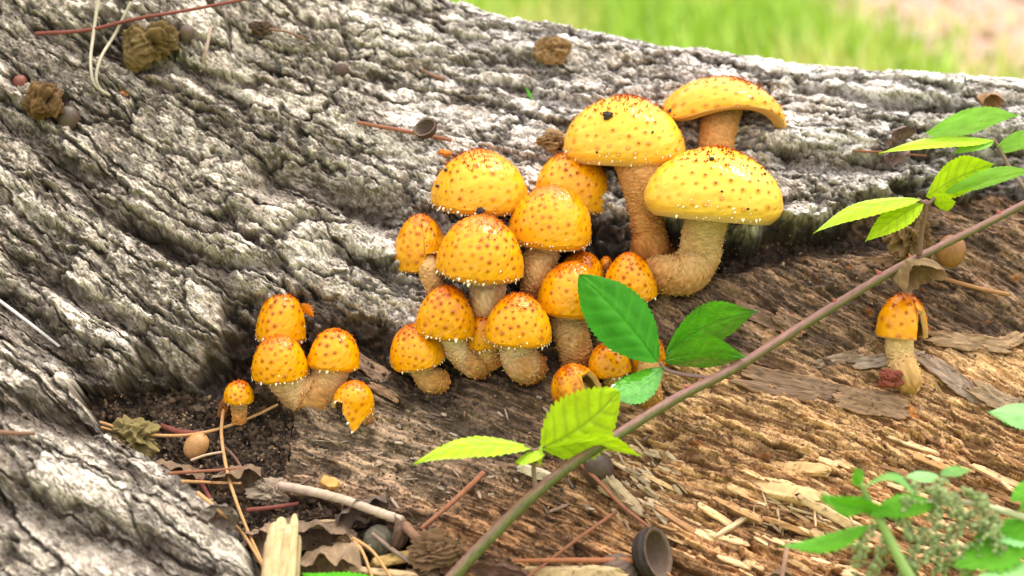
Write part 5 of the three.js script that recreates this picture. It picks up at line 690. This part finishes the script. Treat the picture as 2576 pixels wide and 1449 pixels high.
// crumbs of litter nobody could count
{
  const r = rngOf(61), base = new THREE.DodecahedronGeometry(1, 0), list = [], m4 = new THREE.Matrix4(), q = new THREE.Quaternion(), e = new THREE.Euler(), c = new THREE.Color();
  for (let i = 0; i < 5200; i++) { const zone = r(); let px, py; if (zone < 0.45) { px = mix(250, 1120, r()); py = mix(960, 1449, r()); if (py < 960 + 0 * px) continue; } else if (zone < 0.75) { px = mix(700, 1750, r()); py = mix(930, 1300, r()); } else if (zone < 0.87) { px = mix(1780, 2300, r()); py = mix(590, 720, r()); } else { px = mix(1750, 2560, r()); py = mix(750, 1440, r()); }
    const [x, s] = XS(px, py), j = findIdx(ss, s) * NX + findIdx(xs, x); if (KG[j] === 0) continue; if (KG[j] === 1 && r() < 0.35) continue; list.push([px, py, KG[j]]); }
  const im = new THREE.InstancedMesh(base, new THREE.MeshStandardMaterial({ roughness: 0.95 }), list.length); im.name = 'litter_crumbs'; im.userData = { kind: 'stuff' };
  list.forEach(([px, py, kd], i) => { const sz = (3 + 9 * r() * r() * r()) * PXM * (kd === 2 ? 1.3 : 0.8); e.set(r() * 6, r() * 6, r() * 6); q.setFromEuler(e); m4.compose(on(px, py, sz * 30), q, new THREE.Vector3(sz * (0.6 + r() * 0.9), sz * 0.5, sz * (0.5 + 0.4 * r()))); im.setMatrixAt(i, m4); const b = r(); c.setRGB(...jit(b > 0.86 ? [0.34, 0.22, 0.11] : b > 0.6 ? [0.16, 0.095, 0.05] : [0.055, 0.035, 0.022], r, 0.3)); im.setColorAt(i, c); });
  im.castShadow = im.receiveShadow = true; scene.add(im);
}
// ---------------------------------------------------------------- far ground, grass and path behind the log
const GY0 = -0.13;
{
  const gtex = dataTex(256, tile((u, v) => 0.5 + 0.5 * fbm(u * 8, v * 8, 5))), cg = dataTex(256, (u, v) => { const n = tile((a, b) => fbm(a * 9, b * 9, 5))(u, v), k = clamp(0.5 + 0.7 * n); return [mix(0.4, 0.66, k), mix(0.5, 0.7, k), mix(0.1, 0.25, k)]; }, true), cp = dataTex(256, (u, v) => { const n = tile((a, b) => fbm(a * 14, b * 14, 5))(u, v), k = clamp(0.5 + 0.8 * n); return [mix(0.5, 0.75, k), mix(0.38, 0.6, k), mix(0.31, 0.5, k)]; }, true);
  cg.repeat.set(300, 300); cp.repeat.set(1, 1);
  const gm = new THREE.MeshStandardMaterial({ map: cg, roughness: 1 }), g = new THREE.PlaneGeometry(240, 240, 1, 1); g.rotateX(-Math.PI / 2); g.translate(0, GY0, -60); const o = part(null, 'ground', g, gm); o.userData.kind = 'structure';
  // path: a bare strip beyond the grass, running off to the right
  const sh = new THREE.Shape(); const pts = []; for (let i = 0; i <= 24; i++) { const t = i / 24; pts.push([mix(0.70, 8, t), mix(-4.4, 1.6, t) + 0.12 * pn(t * 9, 1)]); } 
  sh.moveTo(0.4, -5.6); const near = [[0.42, -5.4], [0.46, -3.2], [0.49, -2.2], [0.47, -1.75], [0.5, -1.45], [0.54, -1.15], [0.62, -0.9], [1, -0.3], [2, 0.6], [6, 3]]; for (const [x, z] of near) sh.lineTo(x, z); sh.lineTo(9, -1); sh.lineTo(3, -9); sh.lineTo(0.4, -14);
  const pg = new THREE.ShapeGeometry(sh); { const pa = pg.attributes.position; const u = pg.attributes.uv; for (let i = 0; i < pa.count; i++) { const x = pa.getX(i), z = pa.getY(i); pa.setXYZ(i, x, GY0 + 0.006, z); u.setXY(i, x / 0.7, z / 0.7); } pg.computeVertexNormals(); }
  const pm = part(null, 'path', pg, new THREE.MeshStandardMaterial({ map: cp, roughness: 1, side: THREE.DoubleSide })); pm.userData.kind = 'structure';
  const inPath = (x, z) => { const P = [[0.4, -5.6], ...near, [9, -1], [3, -9], [0.4, -14]]; return inside(P, x, z); };
  const bl = leafletGeoFlat(), r = rngOf(71), N = 52000, m4 = new THREE.Matrix4(), q = new THREE.Quaternion(), e = new THREE.Euler(), c = new THREE.Color(), im = new THREE.InstancedMesh(bl, new THREE.MeshPhysicalMaterial({ roughness: 0.6, side: THREE.DoubleSide, transmission: 0.35, thickness: 0 }), N); let n = 0;
  while (n < N) { const z = -0.9 - 4.6 * r(), x = mix(-0.5, 1.1, r()) * (0.55 + -z * 0.28); if (z > -1.2 && r() < 0.5) continue; const ip = inPath(x, z) || inPath(x + 0.05 * (r() - 0.5) * 2, z - 0.05); if (ip && r() < 0.985) continue; const d = pn(x * 4 + 3, z * 1.6) + 0.7 * pn(x * 11, z * 3), h = (0.05 + 0.09 * r()) * (ip ? 0.5 : 1); e.set((r() - 0.5) * 0.9, r() * 6.28, (r() - 0.5) * 0.9); q.setFromEuler(e); m4.compose(new THREE.Vector3(x, GY0, z), q, new THREE.Vector3(0.6 + r() * 0.8, h, 1)); im.setMatrixAt(n, m4); const dry = sstep(-0.05, 0.4, d + 0.35 * (r() - 0.5)); c.setRGB(...jit([mix(0.31, 0.56, dry), mix(0.49, 0.53, dry), mix(0.008, 0.12, dry)], r, 0.35)); im.setColorAt(n, c); n++; }
  im.name = 'grass'; im.userData = { kind: 'stuff' }; im.castShadow = im.receiveShadow = true; scene.add(im);
  // pale stones and leaf scraps strewn over the path
  const st = new THREE.InstancedMesh(new THREE.DodecahedronGeometry(1, 0), new THREE.MeshStandardMaterial({ roughness: 0.9 }), 900); n = 0; while (n < 900) { const z = -1.3 - 3.6 * r(), x = mix(0.3, 2.2, r()); if (!inPath(x, z)) continue; const s = 0.006 + 0.022 * r() * r(); e.set(r() * 6, r() * 6, r() * 6); q.setFromEuler(e); m4.compose(new THREE.Vector3(x, GY0 + 0.008 + s * 0.2, z), q, new THREE.Vector3(s, s * 0.45, s * 0.8)); st.setMatrixAt(n, m4); const b = r(); c.setRGB(...jit(b > 0.7 ? [0.5, 0.4, 0.33] : b > 0.4 ? [0.34, 0.24, 0.18] : [0.22, 0.12, 0.07], r, 0.25)); st.setColorAt(n, c); n++; }
  st.name = 'gravel'; st.userData = { kind: 'stuff' }; st.castShadow = st.receiveShadow = true; scene.add(st);
}
function leafletGeoFlat() { const P = [], I = [], n = 5; for (let i = 0; i <= n; i++) { const t = i / n, w = 0.0028 * (1 - t * t * 0.95), b = t * t * 0.35; P.push(-w, t, b * 0.12, w, t, b * 0.12); if (i) { const k = i * 2; I.push(k - 2, k - 1, k, k - 1, k + 1, k); } } const g = new THREE.BufferGeometry(); g.setAttribute('position', new THREE.Float32BufferAttribute(P, 3)); g.setIndex(I); g.computeVertexNormals(); return g; }
renderer.render(scene, camera);
